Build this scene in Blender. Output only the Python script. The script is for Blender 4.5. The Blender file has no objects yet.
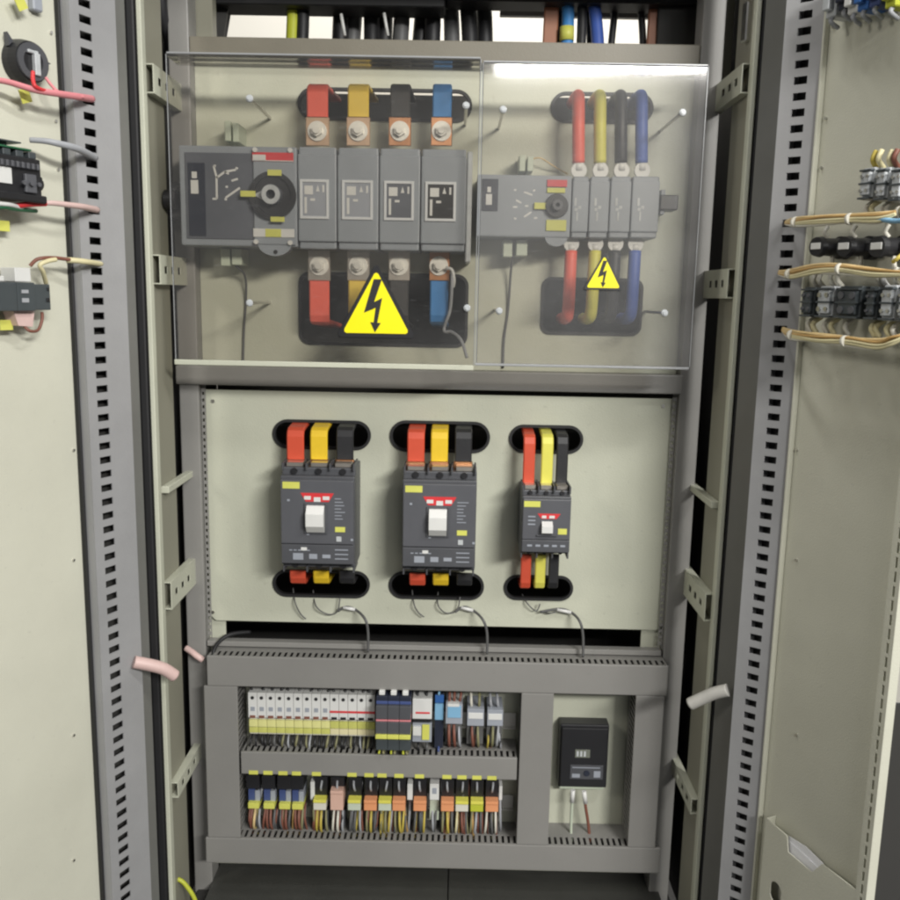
import bpy, bmesh, math, random
from mathutils import Vector, Matrix
random.seed(7)
S = bpy.context.scene
COL = S.collection
R_ = math.radians

# ------------------------------------------------------------------ camera
CAM = Vector((0.0, -1.65, 1.45))
CM = (Matrix.Rotation(R_(0.45), 3, 'Z') @ Matrix.Rotation(R_(90 - 9.7), 3, 'X') @ Matrix.Rotation(R_(1.1), 3, 'Z'))
cd = bpy.data.cameras.new('camera'); cam = bpy.data.objects.new('camera', cd); COL.objects.link(cam)
cam.matrix_world = Matrix.Translation(CAM) @ CM.to_4x4()
cd.sensor_width = 36; cd.lens = 36; cd.clip_start = 0.02; cd.clip_end = 100
S.camera = cam

def ray(px, py):
    return CM @ Vector(((px - 450) / 900, -(py - 450) / 900, -1))
def P(px, py, Y):
    d = ray(px, py); t = (Y - CAM.y) / d.y
    return CAM + d * t
def PX(px, py, Y): return P(px, py, Y).x
def PZ(px, py, Y): return P(px, py, Y).z
def PS(px, py, X):                      # point on a side wall at x = X
    d = ray(px, py); t = (X - CAM.x) / d.x
    return CAM + d * t
def RC(x0, y0, x1, y1, Y):              # measured rectangle on the plane y = Y -> x0, x1, z0, z1
    mx, my = (x0 + x1) / 2, (y0 + y1) / 2
    return PX(x0, my, Y), PX(x1, my, Y), PZ(mx, y1, Y), PZ(mx, y0, Y)

# ------------------------------------------------------------------ materials
def mat(name, rgb, rough=0.5, metal=0.0, var=0.06, scale=14, bump=0.0, bscale=300, spec=0.5, speck=0.0, wave=0.0):
    m = bpy.data.materials.new(name); m.use_nodes = True
    nt = m.node_tree; b = nt.nodes['Principled BSDF']
    b.inputs['Roughness'].default_value = rough; b.inputs['Metallic'].default_value = metal
    b.inputs['Specular IOR Level'].default_value = spec
    tc = nt.nodes.new('ShaderNodeTexCoord')
    n = nt.nodes.new('ShaderNodeTexNoise'); n.inputs['Scale'].default_value = scale; n.inputs['Detail'].default_value = 6
    n.inputs['Roughness'].default_value = 0.65
    nt.links.new(tc.outputs['Object'], n.inputs['Vector'])
    r = nt.nodes.new('ShaderNodeValToRGB')
    r.color_ramp.elements[0].position = 0.3; r.color_ramp.elements[1].position = 0.7
    r.color_ramp.elements[0].color = [c * (1 - var) for c in rgb] + [1]
    r.color_ramp.elements[1].color = [min(1, c * (1 + var)) for c in rgb] + [1]
    nt.links.new(n.outputs['Fac'], r.inputs['Fac'])
    out = r.outputs['Color']
    if speck:
        n3 = nt.nodes.new('ShaderNodeTexNoise'); n3.inputs['Scale'].default_value = 90; n3.inputs['Detail'].default_value = 3
        nt.links.new(tc.outputs['Object'], n3.inputs['Vector'])
        r3 = nt.nodes.new('ShaderNodeValToRGB')
        r3.color_ramp.elements[0].position = 0.66; r3.color_ramp.elements[1].position = 0.74
        nt.links.new(n3.outputs['Fac'], r3.inputs['Fac'])
        mx = nt.nodes.new('ShaderNodeMix'); mx.data_type = 'RGBA'
        mm = nt.nodes.new('ShaderNodeMath'); mm.operation = 'MULTIPLY'; mm.inputs[1].default_value = speck
        nt.links.new(r3.outputs['Color'], mm.inputs[0]); nt.links.new(mm.outputs[0], mx.inputs['Factor'])
        nt.links.new(out, mx.inputs['A']); mx.inputs['B'].default_value = [c * 0.55 for c in rgb] + [1]
        out = mx.outputs['Result']
    nt.links.new(out, b.inputs['Base Color'])
    rr = nt.nodes.new('ShaderNodeMapRange'); rr.inputs['To Min'].default_value = max(0.02, rough - 0.08); rr.inputs['To Max'].default_value = min(1, rough + 0.08)
    nt.links.new(n.outputs['Fac'], rr.inputs['Value']); nt.links.new(rr.outputs[0], b.inputs['Roughness'])
    if bump:
        n2 = nt.nodes.new('ShaderNodeTexNoise'); n2.inputs['Scale'].default_value = bscale; n2.inputs['Detail'].default_value = 2
        nt.links.new(tc.outputs['Object'], n2.inputs['Vector'])
        bp = nt.nodes.new('ShaderNodeBump'); bp.inputs['Strength'].default_value = bump; bp.inputs['Distance'].default_value = 0.002
        nt.links.new(n2.outputs['Fac'], bp.inputs['Height']); nt.links.new(bp.outputs[0], b.inputs['Normal'])
        if wave:
            nw = nt.nodes.new('ShaderNodeTexNoise'); nw.inputs['Scale'].default_value = 6; nw.inputs['Detail'].default_value = 1
            nt.links.new(tc.outputs['Object'], nw.inputs['Vector'])
            bw = nt.nodes.new('ShaderNodeBump'); bw.inputs['Strength'].default_value = wave; bw.inputs['Distance'].default_value = .02
            nt.links.new(nw.outputs['Fac'], bw.inputs['Height']); nt.links.new(bw.outputs[0], bp.inputs['Normal'])
    return m
M = {}
M['beige'] = mat('beige_paint', (.50, .508, .412), .42, var=.07, scale=2.6, bump=.2, bscale=420, speck=.22, wave=.25)
M['beige_dark'] = mat('olive_beige_paint', (.25, .243, .19), .5, var=.06, scale=4, bump=.12, bscale=420)  # same beige paint, darkened so the walls' shade is in the colour
M['door'] = mat('door_paint', (.575, .57, .475), .38, var=.07, scale=2.2, bump=.22, bscale=380, speck=.2, wave=.25)
M['galv'] = mat('grey_channel_paint', (.30, .30, .305), .42, var=.07, scale=9, bump=.1)
M['frame'] = mat('grey_frame_paint', (.235, .229, .216), .45, var=.06, scale=6, bump=.1)
M['duct'] = mat('grey_duct_plastic', (.22, .214, .202), .5, var=.05, scale=5, bump=.08, bscale=200, speck=.08)
M['void'] = mat('dark_interior_shade', (.03, .029, .027), .7)  # near-black colour stands in for the shade inside cabinet, ducts and channels
M['gasket'] = mat('black_rubber', (.012, .012, .013), .6)
M['black'] = mat('black_plastic', (.016, .016, .018), .4)
M['switch'] = mat('switch_grey_plastic', (.26, .285, .315), .45, var=.04, bump=.08, bscale=600)
M['switch_dark'] = mat('switch_dark_plastic', (.10, .108, .13), .42, var=.05, bump=.08, bscale=600)
M['navy'] = mat('navy_plastic', (.022, .026, .042), .35)
M['brk'] = mat('breaker_grey_plastic', (.072, .074, .082), .45, var=.05, bump=.1, bscale=600)
M['brk2'] = mat('breaker_cover_plastic', (.088, .09, .10), .42, var=.05, bump=.1, bscale=600)
M['white'] = mat('white_plastic', (.64, .64, .62), .4, var=.04)
M['offwhite'] = mat('cream_plastic', (.62, .60, .52), .45, var=.06)
M['coral'] = mat('coral_sleeve', (.80, .13, .085), .5, var=.08, bump=.15)
M['amber'] = mat('amber_sleeve', (.80, .56, .07), .5, var=.08, bump=.15)
M['skyblue'] = mat('sky_blue_sleeve', (.05, .22, .52), .5, var=.08, bump=.15)
M['red'] = mat('red_sleeve', (.56, .072, .032), .5, var=.08, bump=.1)
M['yellow'] = mat('yellow_sleeve', (.72, .48, .02), .5, var=.08, bump=.1)
M['lemon'] = mat('lemon_sleeve', (.66, .62, .10), .5, var=.08)
M['tag'] = mat('yellow_label', (.60, .60, .12), .5, var=.1)
M['blue'] = mat('blue_sleeve', (.030, .12, .36), .5, var=.08, bump=.1)
M['indigo'] = mat('indigo_sleeve', (.05, .075, .20), .5, var=.08)
M['blacksl'] = mat('black_sleeve', (.016, .016, .018), .5, bump=.1)
M['copper'] = mat('copper', (.62, .31, .16), .35, 1.0, var=.15)
M['tin'] = mat('tinned_copper', (.72, .66, .58), .32, .9, var=.15)
M['washer'] = mat('zinc_washer', (.78, .76, .70), .42, .35, var=.1)
M['tabcu'] = mat('dull_copper_tab', (.60, .42, .29), .42, .6, var=.15)
M['steel'] = mat('zinc_steel', (.66, .65, .62), .3, 1.0, var=.1)
M['sign'] = mat('sign_yellow', (.86, .76, .0), .45, var=.03)
M['sredl'] = mat('red_print', (.60, .035, .04), .45, var=.05)
M['faded'] = mat('faded_black_sleeve', (.045, .043, .042), .6, var=.15, bump=.15)  # black sleeve greyed so the cover's haze is in the colour
M['royal'] = mat('royal_blue_sheath', (.05, .11, .42), .5, var=.08)
M['greysleeve'] = mat('grey_white_sleeve', (.42, .41, .38), .5, var=.08)
M['pink'] = mat('pink_wire', (.62, .22, .24), .5)
M['palepink'] = mat('pale_pink_sleeve', (.60, .43, .40), .5, var=.08)
M['cream'] = mat('cream_tube', (.66, .60, .36), .5)
M['orange'] = mat('ochre_wire_bundle', (.62, .46, .22), .55, var=.15, scale=40)
M['ochre'] = mat('brown_ochre_wire', (.42, .26, .09), .55)
M['gcable'] = mat('grey_cable', (.33, .34, .36), .5)
M['dwire'] = mat('dark_grey_wire', (.10, .10, .10), .5)
M['brown'] = mat('brown_wire', (.20, .075, .05), .5)
M['ywire'] = mat('yellow_wire', (.48, .38, .07), .5)
M['ygreen'] = mat('yellow_green_wire', (.45, .48, .04), .5)
M['olive'] = mat('olive_wire', (.22, .21, .11), .55)
M['pcb'] = mat('green_circuit_board', (.02, .11, .05), .4)
M['lblue'] = mat('light_blue_plastic', (.20, .40, .58), .45)
M['relaygrey'] = mat('relay_grey_plastic', (.30, .32, .36), .42)
M['orangepl'] = mat('orange_relay_plastic', (.70, .30, .14), .4, var=.06)
M['peach'] = mat('peach_relay_plastic', (.62, .40, .32), .45)
M['palegreen'] = mat('pale_green_connector', (.50, .55, .44), .45)
M['slate'] = mat('slate_block_plastic', (.055, .065, .070), .4, var=.08)
M['smoke'] = mat('smoky_block_plastic', (.46, .48, .49), .3, var=.12, scale=60)
M['lcd'] = mat('lcd_window', (.16, .17, .14), .2)
M['wallp'] = mat('room_wall_paint', (.72, .69, .62), .7, var=.03, scale=2)
M['base'] = mat('dark_base_paint', (.05, .05, .045), .5, var=.1, bump=.1)
M['beam'] = mat('brown_grey_beam_paint', (.17, .155, .12), .5, var=.06, bump=.12)
M['frame_light'] = mat('pale_grey_plastic', (.62, .64, .66), .4)
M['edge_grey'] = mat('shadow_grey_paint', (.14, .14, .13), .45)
M['paleyellow'] = mat('pale_yellow_plastic', (.68, .66, .27), .45, var=.1, scale=60)
M['citron'] = mat('citron_plastic', (.52, .52, .14), .45, var=.12, scale=60)
M['floorp'] = mat('floor_epoxy', (.025, .025, .026), .5, var=.15, scale=2)
M['paper'] = mat('white_paper', (.80, .80, .82), .7, var=.02)
M['brownbar'] = mat('brown_sleeve', (.32, .13, .07), .5)
M['tooth'] = mat('dark_duct_plastic', (.10, .10, .097), .55)

def clear_mat(name, h0, h1):
    m = bpy.data.materials.new(name); m.use_nodes = True
    nt = m.node_tree; nt.nodes.remove(nt.nodes['Principled BSDF']); o = nt.nodes['Material Output']
    t = nt.nodes.new('ShaderNodeBsdfTransparent'); t.inputs[0].default_value = (.93, .915, .89, 1)
    d = nt.nodes.new('ShaderNodeBsdfDiffuse'); d.inputs[0].default_value = (.75, .76, .78, 1)
    tc = nt.nodes.new('ShaderNodeTexCoord'); n = nt.nodes.new('ShaderNodeTexNoise'); n.inputs['Scale'].default_value = 7; n.inputs['Detail'].default_value = 5
    nt.links.new(tc.outputs['Object'], n.inputs['Vector'])
    mr = nt.nodes.new('ShaderNodeMapRange'); mr.inputs['From Min'].default_value = .3; mr.inputs['From Max'].default_value = .75
    mr.inputs['To Min'].default_value = h0; mr.inputs['To Max'].default_value = h1
    nt.links.new(n.outputs['Fac'], mr.inputs['Value'])
    mp = nt.nodes.new('ShaderNodeMapping'); mp.inputs['Scale'].default_value = (9, 9, 60); mp.inputs['Rotation'].default_value = (0, R_(35), 0)
    nt.links.new(tc.outputs['Object'], mp.inputs['Vector'])
    ns = nt.nodes.new('ShaderNodeTexNoise'); ns.inputs['Scale'].default_value = 6; ns.inputs['Detail'].default_value = 4
    nt.links.new(mp.outputs[0], ns.inputs['Vector'])
    ms = nt.nodes.new('ShaderNodeMapRange'); ms.inputs['From Min'].default_value = .62; ms.inputs['From Max'].default_value = .78; ms.inputs['To Max'].default_value = .05
    nt.links.new(ns.outputs['Fac'], ms.inputs['Value'])
    ad = nt.nodes.new('ShaderNodeMath'); ad.operation = 'ADD'; nt.links.new(mr.outputs[0], ad.inputs[0]); nt.links.new(ms.outputs[0], ad.inputs[1]); mr = ad
    a = nt.nodes.new('ShaderNodeMixShader'); nt.links.new(mr.outputs[0], a.inputs[0])
    nt.links.new(t.outputs[0], a.inputs[1]); nt.links.new(d.outputs[0], a.inputs[2])
    g = nt.nodes.new('ShaderNodeBsdfGlossy'); g.inputs['Roughness'].default_value = .06
    f = nt.nodes.new('ShaderNodeFresnel'); f.inputs[0].default_value = 1.4
    b = nt.nodes.new('ShaderNodeMixShader'); nt.links.new(f.outputs[0], b.inputs[0])
    nt.links.new(a.outputs[0], b.inputs[1]); nt.links.new(g.outputs[0], b.inputs[2])
    nt.links.new(b.outputs[0], o.inputs['Surface'])
    return m
M['clear'] = clear_mat('clear_polycarbonate', .008, .035)
M['clear_worn'] = clear_mat('worn_clear_polycarbonate', .035, .085)
def edge_mat():
    m = mat('polished_sheet_edge', (.42, .43, .44), .2)
    b = m.node_tree.nodes['Principled BSDF']; b.inputs['Transmission Weight'].default_value = .3
    return m
M['edge'] = edge_mat()

# ------------------------------------------------------------------ mesh builder
class MB:
    def __init__(s, o=(0, 0, 0)):
        s.bm = bmesh.new(); s.o = Vector(o); s.smooth = False
    def box(s, x0, x1, y0, y1, z0, z1, bev=0.0008, seg=1):
        x0, x1 = sorted((x0, x1)); y0, y1 = sorted((y0, y1)); z0, z1 = sorted((z0, z1))
        r = bmesh.ops.create_cube(s.bm, size=1)
        vs = r['verts']
        bmesh.ops.scale(s.bm, vec=(x1 - x0, y1 - y0, z1 - z0), verts=vs)
        bmesh.ops.translate(s.bm, vec=Vector(((x0 + x1) / 2, (y0 + y1) / 2, (z0 + z1) / 2)) - s.o, verts=vs)
        bev = min(bev, min(x1 - x0, y1 - y0, z1 - z0) * .3)
        if bev > 1e-5:
            es = list({e for v in vs for e in v.link_edges})
            bmesh.ops.bevel(s.bm, geom=es, offset=bev, segments=seg, affect='EDGES', profile=.6)
        return s
    def cyl(s, c, axis, r, h, seg=20, r2=None):
        """cylinder with its base centre at c, growing h along axis"""
        a = Vector(axis).normalized(); q = Vector((0, 0, 1)).rotation_difference(a)
        mtx = Matrix.Translation(Vector(c) - s.o + a * h / 2) @ q.to_matrix().to_4x4()
        bmesh.ops.create_cone(s.bm, cap_ends=True, segments=seg, radius1=r, radius2=r if r2 is None else r2, depth=h, matrix=mtx)
        return s
    def ring(s, c, axis, r0, r1, h, seg=28):
        a = Vector(axis).normalized(); q = Vector((0, 0, 1)).rotation_difference(a).to_matrix()
        vs = []
        for k in range(seg):
            t = 2 * math.pi * k / seg; row = []
            for r, z in ((r0, 0), (r1, 0), (r1, h), (r0, h)):
                row.append(s.bm.verts.new(Vector(c) - s.o + q @ Vector((r * math.cos(t), r * math.sin(t), z))))
            vs.append(row)
        for k in range(seg):
            A, B = vs[k], vs[(k + 1) % seg]
            for i in range(4):
                s.bm.faces.new((A[i], B[i], B[(i + 1) % 4], A[(i + 1) % 4]))
        return s
    def prism(s, poly, y0, y1, hole=None):
        """polygon in (x, z), extruded from y0 to y1; convex or concave"""
        f = [s.bm.verts.new(Vector((x, y0, z)) - s.o) for x, z in poly]
        b = [s.bm.verts.new(Vector((x, y1, z)) - s.o) for x, z in poly]
        n = len(poly)
        fs = [s.bm.faces.new(f), s.bm.faces.new(b[::-1])]
        for i in range(n): s.bm.faces.new((f[i], b[i], b[(i + 1) % n], f[(i + 1) % n]))
        bmesh.ops.triangulate(s.bm, faces=fs, ngon_method='EAR_CLIP')
        return s
    def sideprism(s, poly, x0, x1):
        """polygon in (y, z), extruded along x"""
        f = [s.bm.verts.new(Vector((x0, y, z)) - s.o) for y, z in poly]
        b = [s.bm.verts.new(Vector((x1, y, z)) - s.o) for y, z in poly]
        n = len(poly)
        fs = [s.bm.faces.new(f), s.bm.faces.new(b[::-1])]
        for i in range(n): s.bm.faces.new((f[i], b[i], b[(i + 1) % n], f[(i + 1) % n]))
        bmesh.ops.triangulate(s.bm, faces=fs, ngon_method='EAR_CLIP')
        return s
    def tube(s, pts, r, seg=8, sub=6, r_end=None):
        pts = [Vector(p) - s.o for p in pts]
        if len(pts) > 2 and sub > 1:
            out = []
            for i in range(len(pts) - 1):
                p0 = pts[max(i - 1, 0)]; p1 = pts[i]; p2 = pts[i + 1]; p3 = pts[min(i + 2, len(pts) - 1)]
                for k in range(sub):
                    t = k / sub
                    out.append(.5 * ((2 * p1) + (p2 - p0) * t + (2 * p0 - 5 * p1 + 4 * p2 - p3) * t * t + (3 * p1 - p0 - 3 * p2 + p3) * t ** 3))
            out.append(pts[-1]); pts = out
        rings = []; up = None
        for i, p in enumerate(pts):
            d = (pts[min(i + 1, len(pts) - 1)] - pts[max(i - 1, 0)]).normalized()
            if up is None:
                up = d.orthogonal().normalized()
            up = (up - d * up.dot(d)).normalized(); v = d.cross(up)
            rr = r if r_end is None else r + (r_end - r) * i / (len(pts) - 1)
            rings.append([s.bm.verts.new(p + (up * math.cos(2 * math.pi * k / seg) + v * math.sin(2 * math.pi * k / seg)) * rr) for k in range(seg)])
        for A, B in zip(rings, rings[1:]):
            for k in range(seg):
                f = s.bm.faces.new((A[k], A[(k + 1) % seg], B[(k + 1) % seg], B[k])); f.smooth = True
        s.bm.faces.new(rings[0][::-1]); s.bm.faces.new(rings[-1])
        return s
    def strap(s, pts, w, t):
        """flat bar of width w (x) and thickness t swept along (x, y, z) points in a y-z plane"""
        pts = [Vector(p) - s.o for p in pts]; rows = []
        for i, p in enumerate(pts):
            d = (pts[min(i + 1, len(pts) - 1)] - pts[max(i - 1, 0)]).normalized()
            nrm = Vector((1, 0, 0)).cross(d).normalized()
            e = t * .25
            rows.append([s.bm.verts.new(p + Vector((a, 0, 0)) + nrm * b) for a, b in
                         ((-w/2+e, -t/2), (w/2-e, -t/2), (w/2, -t/2+e), (w/2, t/2-e), (w/2-e, t/2), (-w/2+e, t/2), (-w/2, t/2-e), (-w/2, -t/2+e))])
        for A, B in zip(rows, rows[1:]):
            for k in range(8): s.bm.faces.new((A[k], A[(k + 1) % 8], B[(k + 1) % 8], B[k]))
        s.bm.faces.new(rows[0][::-1]); s.bm.faces.new(rows[-1])
        return s
    def plate(s, xs, zs, hole, y0, y1, f=None):
        """grid plate: xs, zs cell borders, hole(i, j) leaves a cell open; f maps (x, y, z) to a point"""
        f = f or (lambda x, y, z: (x, y, z))
        va = {}; vb = {}
        def V(d, i, j, y):
            if (i, j) not in d: d[(i, j)] = s.bm.verts.new(Vector(f(xs[i], y, zs[j])) - s.o)
            return d[(i, j)]
        nx, nz = len(xs) - 1, len(zs) - 1
        solid = lambda i, j: 0 <= i < nx and 0 <= j < nz and not hole(i, j)
        for i in range(nx):
            for j in range(nz):
                if not solid(i, j): continue
                q = ((i, j), (i + 1, j), (i + 1, j + 1), (i, j + 1))
                s.bm.faces.new([V(va, *c, y0) for c in q]); s.bm.faces.new([V(vb, *c, y1) for c in q][::-1])
                for (a, b, n) in ((0, 1, (i, j - 1)), (1, 2, (i + 1, j)), (2, 3, (i, j + 1)), (3, 0, (i - 1, j))):
                    if not solid(*n):
                        s.bm.faces.new((V(va, *q[b], y0), V(va, *q[a], y0), V(vb, *q[a], y1), V(vb, *q[b], y1)))
        return s
    def build(s, name, m, parent=None, label=None):
        bmesh.ops.recalc_face_normals(s.bm, faces=s.bm.faces)
        me = bpy.data.meshes.new(name); s.bm.to_mesh(me); s.bm.free()
        me.materials.append(M[m] if isinstance(m, str) else m)
        o = bpy.data.objects.new(name, me); COL.objects.link(o)
        if parent is not None: o.parent = parent
        else: o.location = s.o
        if label: o['label'] = label
        return o

def thing(name, label, cat, loc=(0, 0, 0), rz=0, group=None):
    o = bpy.data.objects.new(name, None); COL.objects.link(o)
    o.location = loc; o.rotation_euler = (0, 0, rz); o.empty_display_size = .02
    o['label'] = label; o['category'] = cat
    if group: o['group'] = group
    return o
def tag(o, label, cat, group=None):
    o['label'] = label; o['category'] = cat
    if group: o['group'] = group
    return o
def copy_tree(o, parent=None):
    c = o.copy(); COL.objects.link(c)
    if parent is not None: c.parent = parent
    for ch in [x for x in KIDS(o)]: copy_tree(ch, c)
    return c
def KIDS(o): return [x for x in bpy.data.objects if x.parent == o]
def struct(o): o['kind'] = 'structure'; return o

def sheet(name, outer, holes, y0, y1, m, parent=None, o=(0, 0, 0), label=None):
    """sheet-metal panel with real cut-outs: outlines are lists of (x, z)"""
    cu = bpy.data.curves.new(name, 'CURVE'); cu.dimensions = '2D'; cu.fill_mode = 'BOTH'; cu.extrude = abs(y1 - y0) / 2
    for pl in [outer] + holes:
        sp = cu.splines.new('POLY'); sp.points.add(len(pl) - 1)
        for p, (x, z) in zip(sp.points, pl): p.co = (x, z, 0, 1)
        sp.use_cyclic_u = True
    to = bpy.data.objects.new('tmp', cu); COL.objects.link(to)
    dg = bpy.context.evaluated_depsgraph_get()
    me = bpy.data.meshes.new_from_object(to.evaluated_get(dg)); me.name = name
    bpy.data.objects.remove(to); bpy.data.curves.remove(cu)
    ym = (y0 + y1) / 2
    for v in me.vertices:
        x, z, t = v.co; v.co = Vector((x, ym + t, z)) - Vector(o)
    bm = bmesh.new(); bm.from_mesh(me); bmesh.ops.recalc_face_normals(bm, faces=bm.faces); bm.to_mesh(me); bm.free()
    me.materials.clear(); me.materials.append(M[m])
    ob = bpy.data.objects.new(name, me); COL.objects.link(ob)
    if parent is not None: ob.parent = parent
    if label: ob['label'] = label
    return ob
def rrect(x0, x1, z0, z1, r, n=8):
    r = min(r, (x1 - x0) / 2 - 1e-5, (z1 - z0) / 2 - 1e-5); out = []
    for cx, cz, a0 in ((x1 - r, z0 + r, -90), (x1 - r, z1 - r, 0), (x0 + r, z1 - r, 90), (x0 + r, z0 + r, 180)):
        for k in range(n + 1):
            a = R_(a0 + 90 * k / n); out.append((cx + r * math.cos(a), cz + r * math.sin(a)))
    return out
def grow(pl, x0, x1, z0, z1, r, g): return rrect(x0 - g, x1 + g, z0 - g, z1 + g, r + g)

# ================================================================== CABINET
Y_UP, Y_MID, Y_LOW, Y_FR = .03, .02, .035, -.16      # upper, middle, lower mounting panels; cabinet front
cab = thing('electrical_cabinet', 'open beige electrical cabinet with grey frame and both doors swung wide', 'cabinet', (0, 0, 0))

zTOP = 2.02; zBOT = PZ(430, 886, 0.0)
# uprights
lx0, lx1 = PX(183, 510, 0), PX(202, 510, 0)
rx0, rx1 = PX(672, 515, 0), PX(693, 515, 0)
for (a, b) in ((lx0, lx1), (rx0, rx1)):
    mb = MB()
    side = 1 if a < 0 else -1
    mb.box(a, b, 0, .05, zBOT - .05, zTOP, .0025, 2)
    mb.build('upright', 'frame', cab)
# perforated strips beside the uprights
for (x, sgn) in ((lx1 + .001, 1), (rx0 - .001 - .008, 1)):
    zs = [zBOT]; z0 = PZ(205, 640, 0); z1 = PZ(205, 392, 0); zs = []
    z = z0
    while z < z1: zs += [z, z + .006]; z += .0125
    zs.append(z)
    MB().plate([x, x + .0015, x + .0065, x + .008], zs, lambda i, j: i == 1 and j % 2 == 0, .012, .0138).build('perforated_strip', 'frame', cab)
# cross beams
bz0, bz1 = PZ(440, 62, 0), PZ(440, 40, 0)
MB().box(lx1 + .0005, rx0 - .0005, 0.001, .05, bz0, bz1, .002, 2).build('top_beam', 'beam', cab)
mz0, mz1 = PZ(330, 387, 0), PZ(330, 368, 0)
mb = MB().box(lx0 - .004, rx0 + .004, -.006, .028, mz0, mz1, .0025, 2)
mb.build('middle_beam', 'frame', cab)
# upper mounting panel with cable openings
hU = {}
def cut(key, rect, Y, r):
    x0, x1, z0, z1 = RC(*rect, Y); hU[key] = (x0, x1, z0, z1, r); return rrect(x0, x1, z0, z1, r)
ux0, ux1 = lx1 + .0005, rx0 - .0005
upper_cuts = [cut('big_top', (300, 91, 470, 119), Y_UP, .03), cut('big_bot', (301, 275, 466, 344), Y_UP, .018),
              cut('small_top', (553, 95, 651, 121), Y_UP, .03), cut('small_bot', (543, 280, 640, 333), Y_UP, .014)]
sheet('mounting_panel', [(ux0, mz0 + .005), (ux1, mz0 + .005), (ux1, bz0 + .01), (ux0, bz0 + .01)], upper_cuts, Y_UP, Y_UP + .003, 'beige', cab)
# middle mounting panel
px0, px1 = PX(207, 510, Y_MID), PX(669, 515, Y_MID)
pz0, pz1 = PZ(430, 625, Y_MID), PZ(430, 394, Y_MID)
cuts = [('A_t', (275, 422, 369, 447)), ('A_b', (275, 572, 368, 595)), ('B_t', (392, 423, 488, 450)), ('B_b', (391, 574, 482, 597)),
        ('C_t', (511, 427, 581, 451)), ('C_b', (506, 577, 571, 598))]
mid_cuts = [cut(k, r, Y_MID, .03) for k, r in cuts]
c = .012
sheet('mounting_panel', [(px0 + c, pz0), (px1 - c, pz0), (px1, pz0 + c), (px1, pz1), (px0, pz1), (px0, pz0 + c)], mid_cuts, Y_MID, Y_MID + .003, 'beige', cab)
# rubber edge trims round the openings
for k, (x0, x1, z0, z1, r) in hU.items():
    Y = Y_MID if k[0] in 'ABC' else Y_UP
    sheet('edge_trim', rrect(x0 - .004, x1 + .004, z0 - .004, z1 + .004, r + .004), [rrect(x0 + .0012, x1 - .0012, z0 + .0012, z1 - .0012, r)], Y - .004, Y + .006, 'gasket', cab)
# lower mounting panel
lz0, lz1 = PZ(430, 868, Y_LOW), PZ(430, 652, Y_LOW)
MB().box(lx1 - .004, rx1 - .01, Y_LOW, Y_LOW + .003, lz0, lz1, .0005).build('mounting_panel', 'beige', cab)
# small angle brackets at the bottom of the middle panel
for (a, b) in ((207, 226), (641, 661)):
    MB().box(PX(a, 635, .03), PX(b, 635, .03), .03, .034, PZ(430, 652, .03), PZ(430, 621, .03), .001).build('corner_bracket', 'beige', cab)
MB().box(PX(207, 645, .0), PX(662, 645, .0), .0, .02, PZ(430, 651, 0), PZ(430, 646, 0), .001).build('ledge_strip', 'frame', cab)
# screws on the middle panel
for (sx, sy) in ((213, 401), (663, 406), (213, 612), (662, 618)):
    p = P(sx, sy, Y_MID)
    MB().cyl(p, (0, -1, 0), .0035, .002, 14).build('panel_screw', 'steel', cab)
# enclosure skins
wl = PX(156.5, 480, Y_FR); wr = PX(724.5, 480, Y_FR)
YB = .34
for (x, dr) in ((wl, -1), (wr, 1)):
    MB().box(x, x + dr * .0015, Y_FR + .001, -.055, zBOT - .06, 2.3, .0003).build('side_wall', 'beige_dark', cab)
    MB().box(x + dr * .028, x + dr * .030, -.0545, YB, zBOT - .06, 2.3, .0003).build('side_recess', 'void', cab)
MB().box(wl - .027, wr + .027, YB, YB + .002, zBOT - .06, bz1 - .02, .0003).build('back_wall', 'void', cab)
# near-black skins above paint in the wiring space's shade; base plates next
ym = PX(448, 886, 0)
for (a, b) in ((wl + .03, ym - .001), (ym + .001, wr - .025)):
    MB().box(a, b, -.19, .06, zBOT - .003, zBOT, .001).build('base_plate', 'base', cab)
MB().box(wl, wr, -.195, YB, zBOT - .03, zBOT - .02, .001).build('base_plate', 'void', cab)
# front frame: inner lip, gasket
for (x, dr) in ((wl, -1), (wr, 1)):
    MB().box(x - .004, x + .004, Y_FR - .006, Y_FR + .012, zBOT - .2, 2.3, .0015).build('front_lip', 'beige', cab)
    xo = PX(137, 480, Y_FR) if dr < 0 else PX(740, 480, Y_FR)
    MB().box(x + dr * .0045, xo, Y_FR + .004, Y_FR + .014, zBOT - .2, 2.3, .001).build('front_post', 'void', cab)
    xa, xb = x + dr * .006, x + dr * .02
    MB().box(xa, xb, Y_FR - .008, Y_FR + .0035, zBOT - .2, 2.3, .003, 2).build('gasket', 'gasket', cab)
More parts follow.
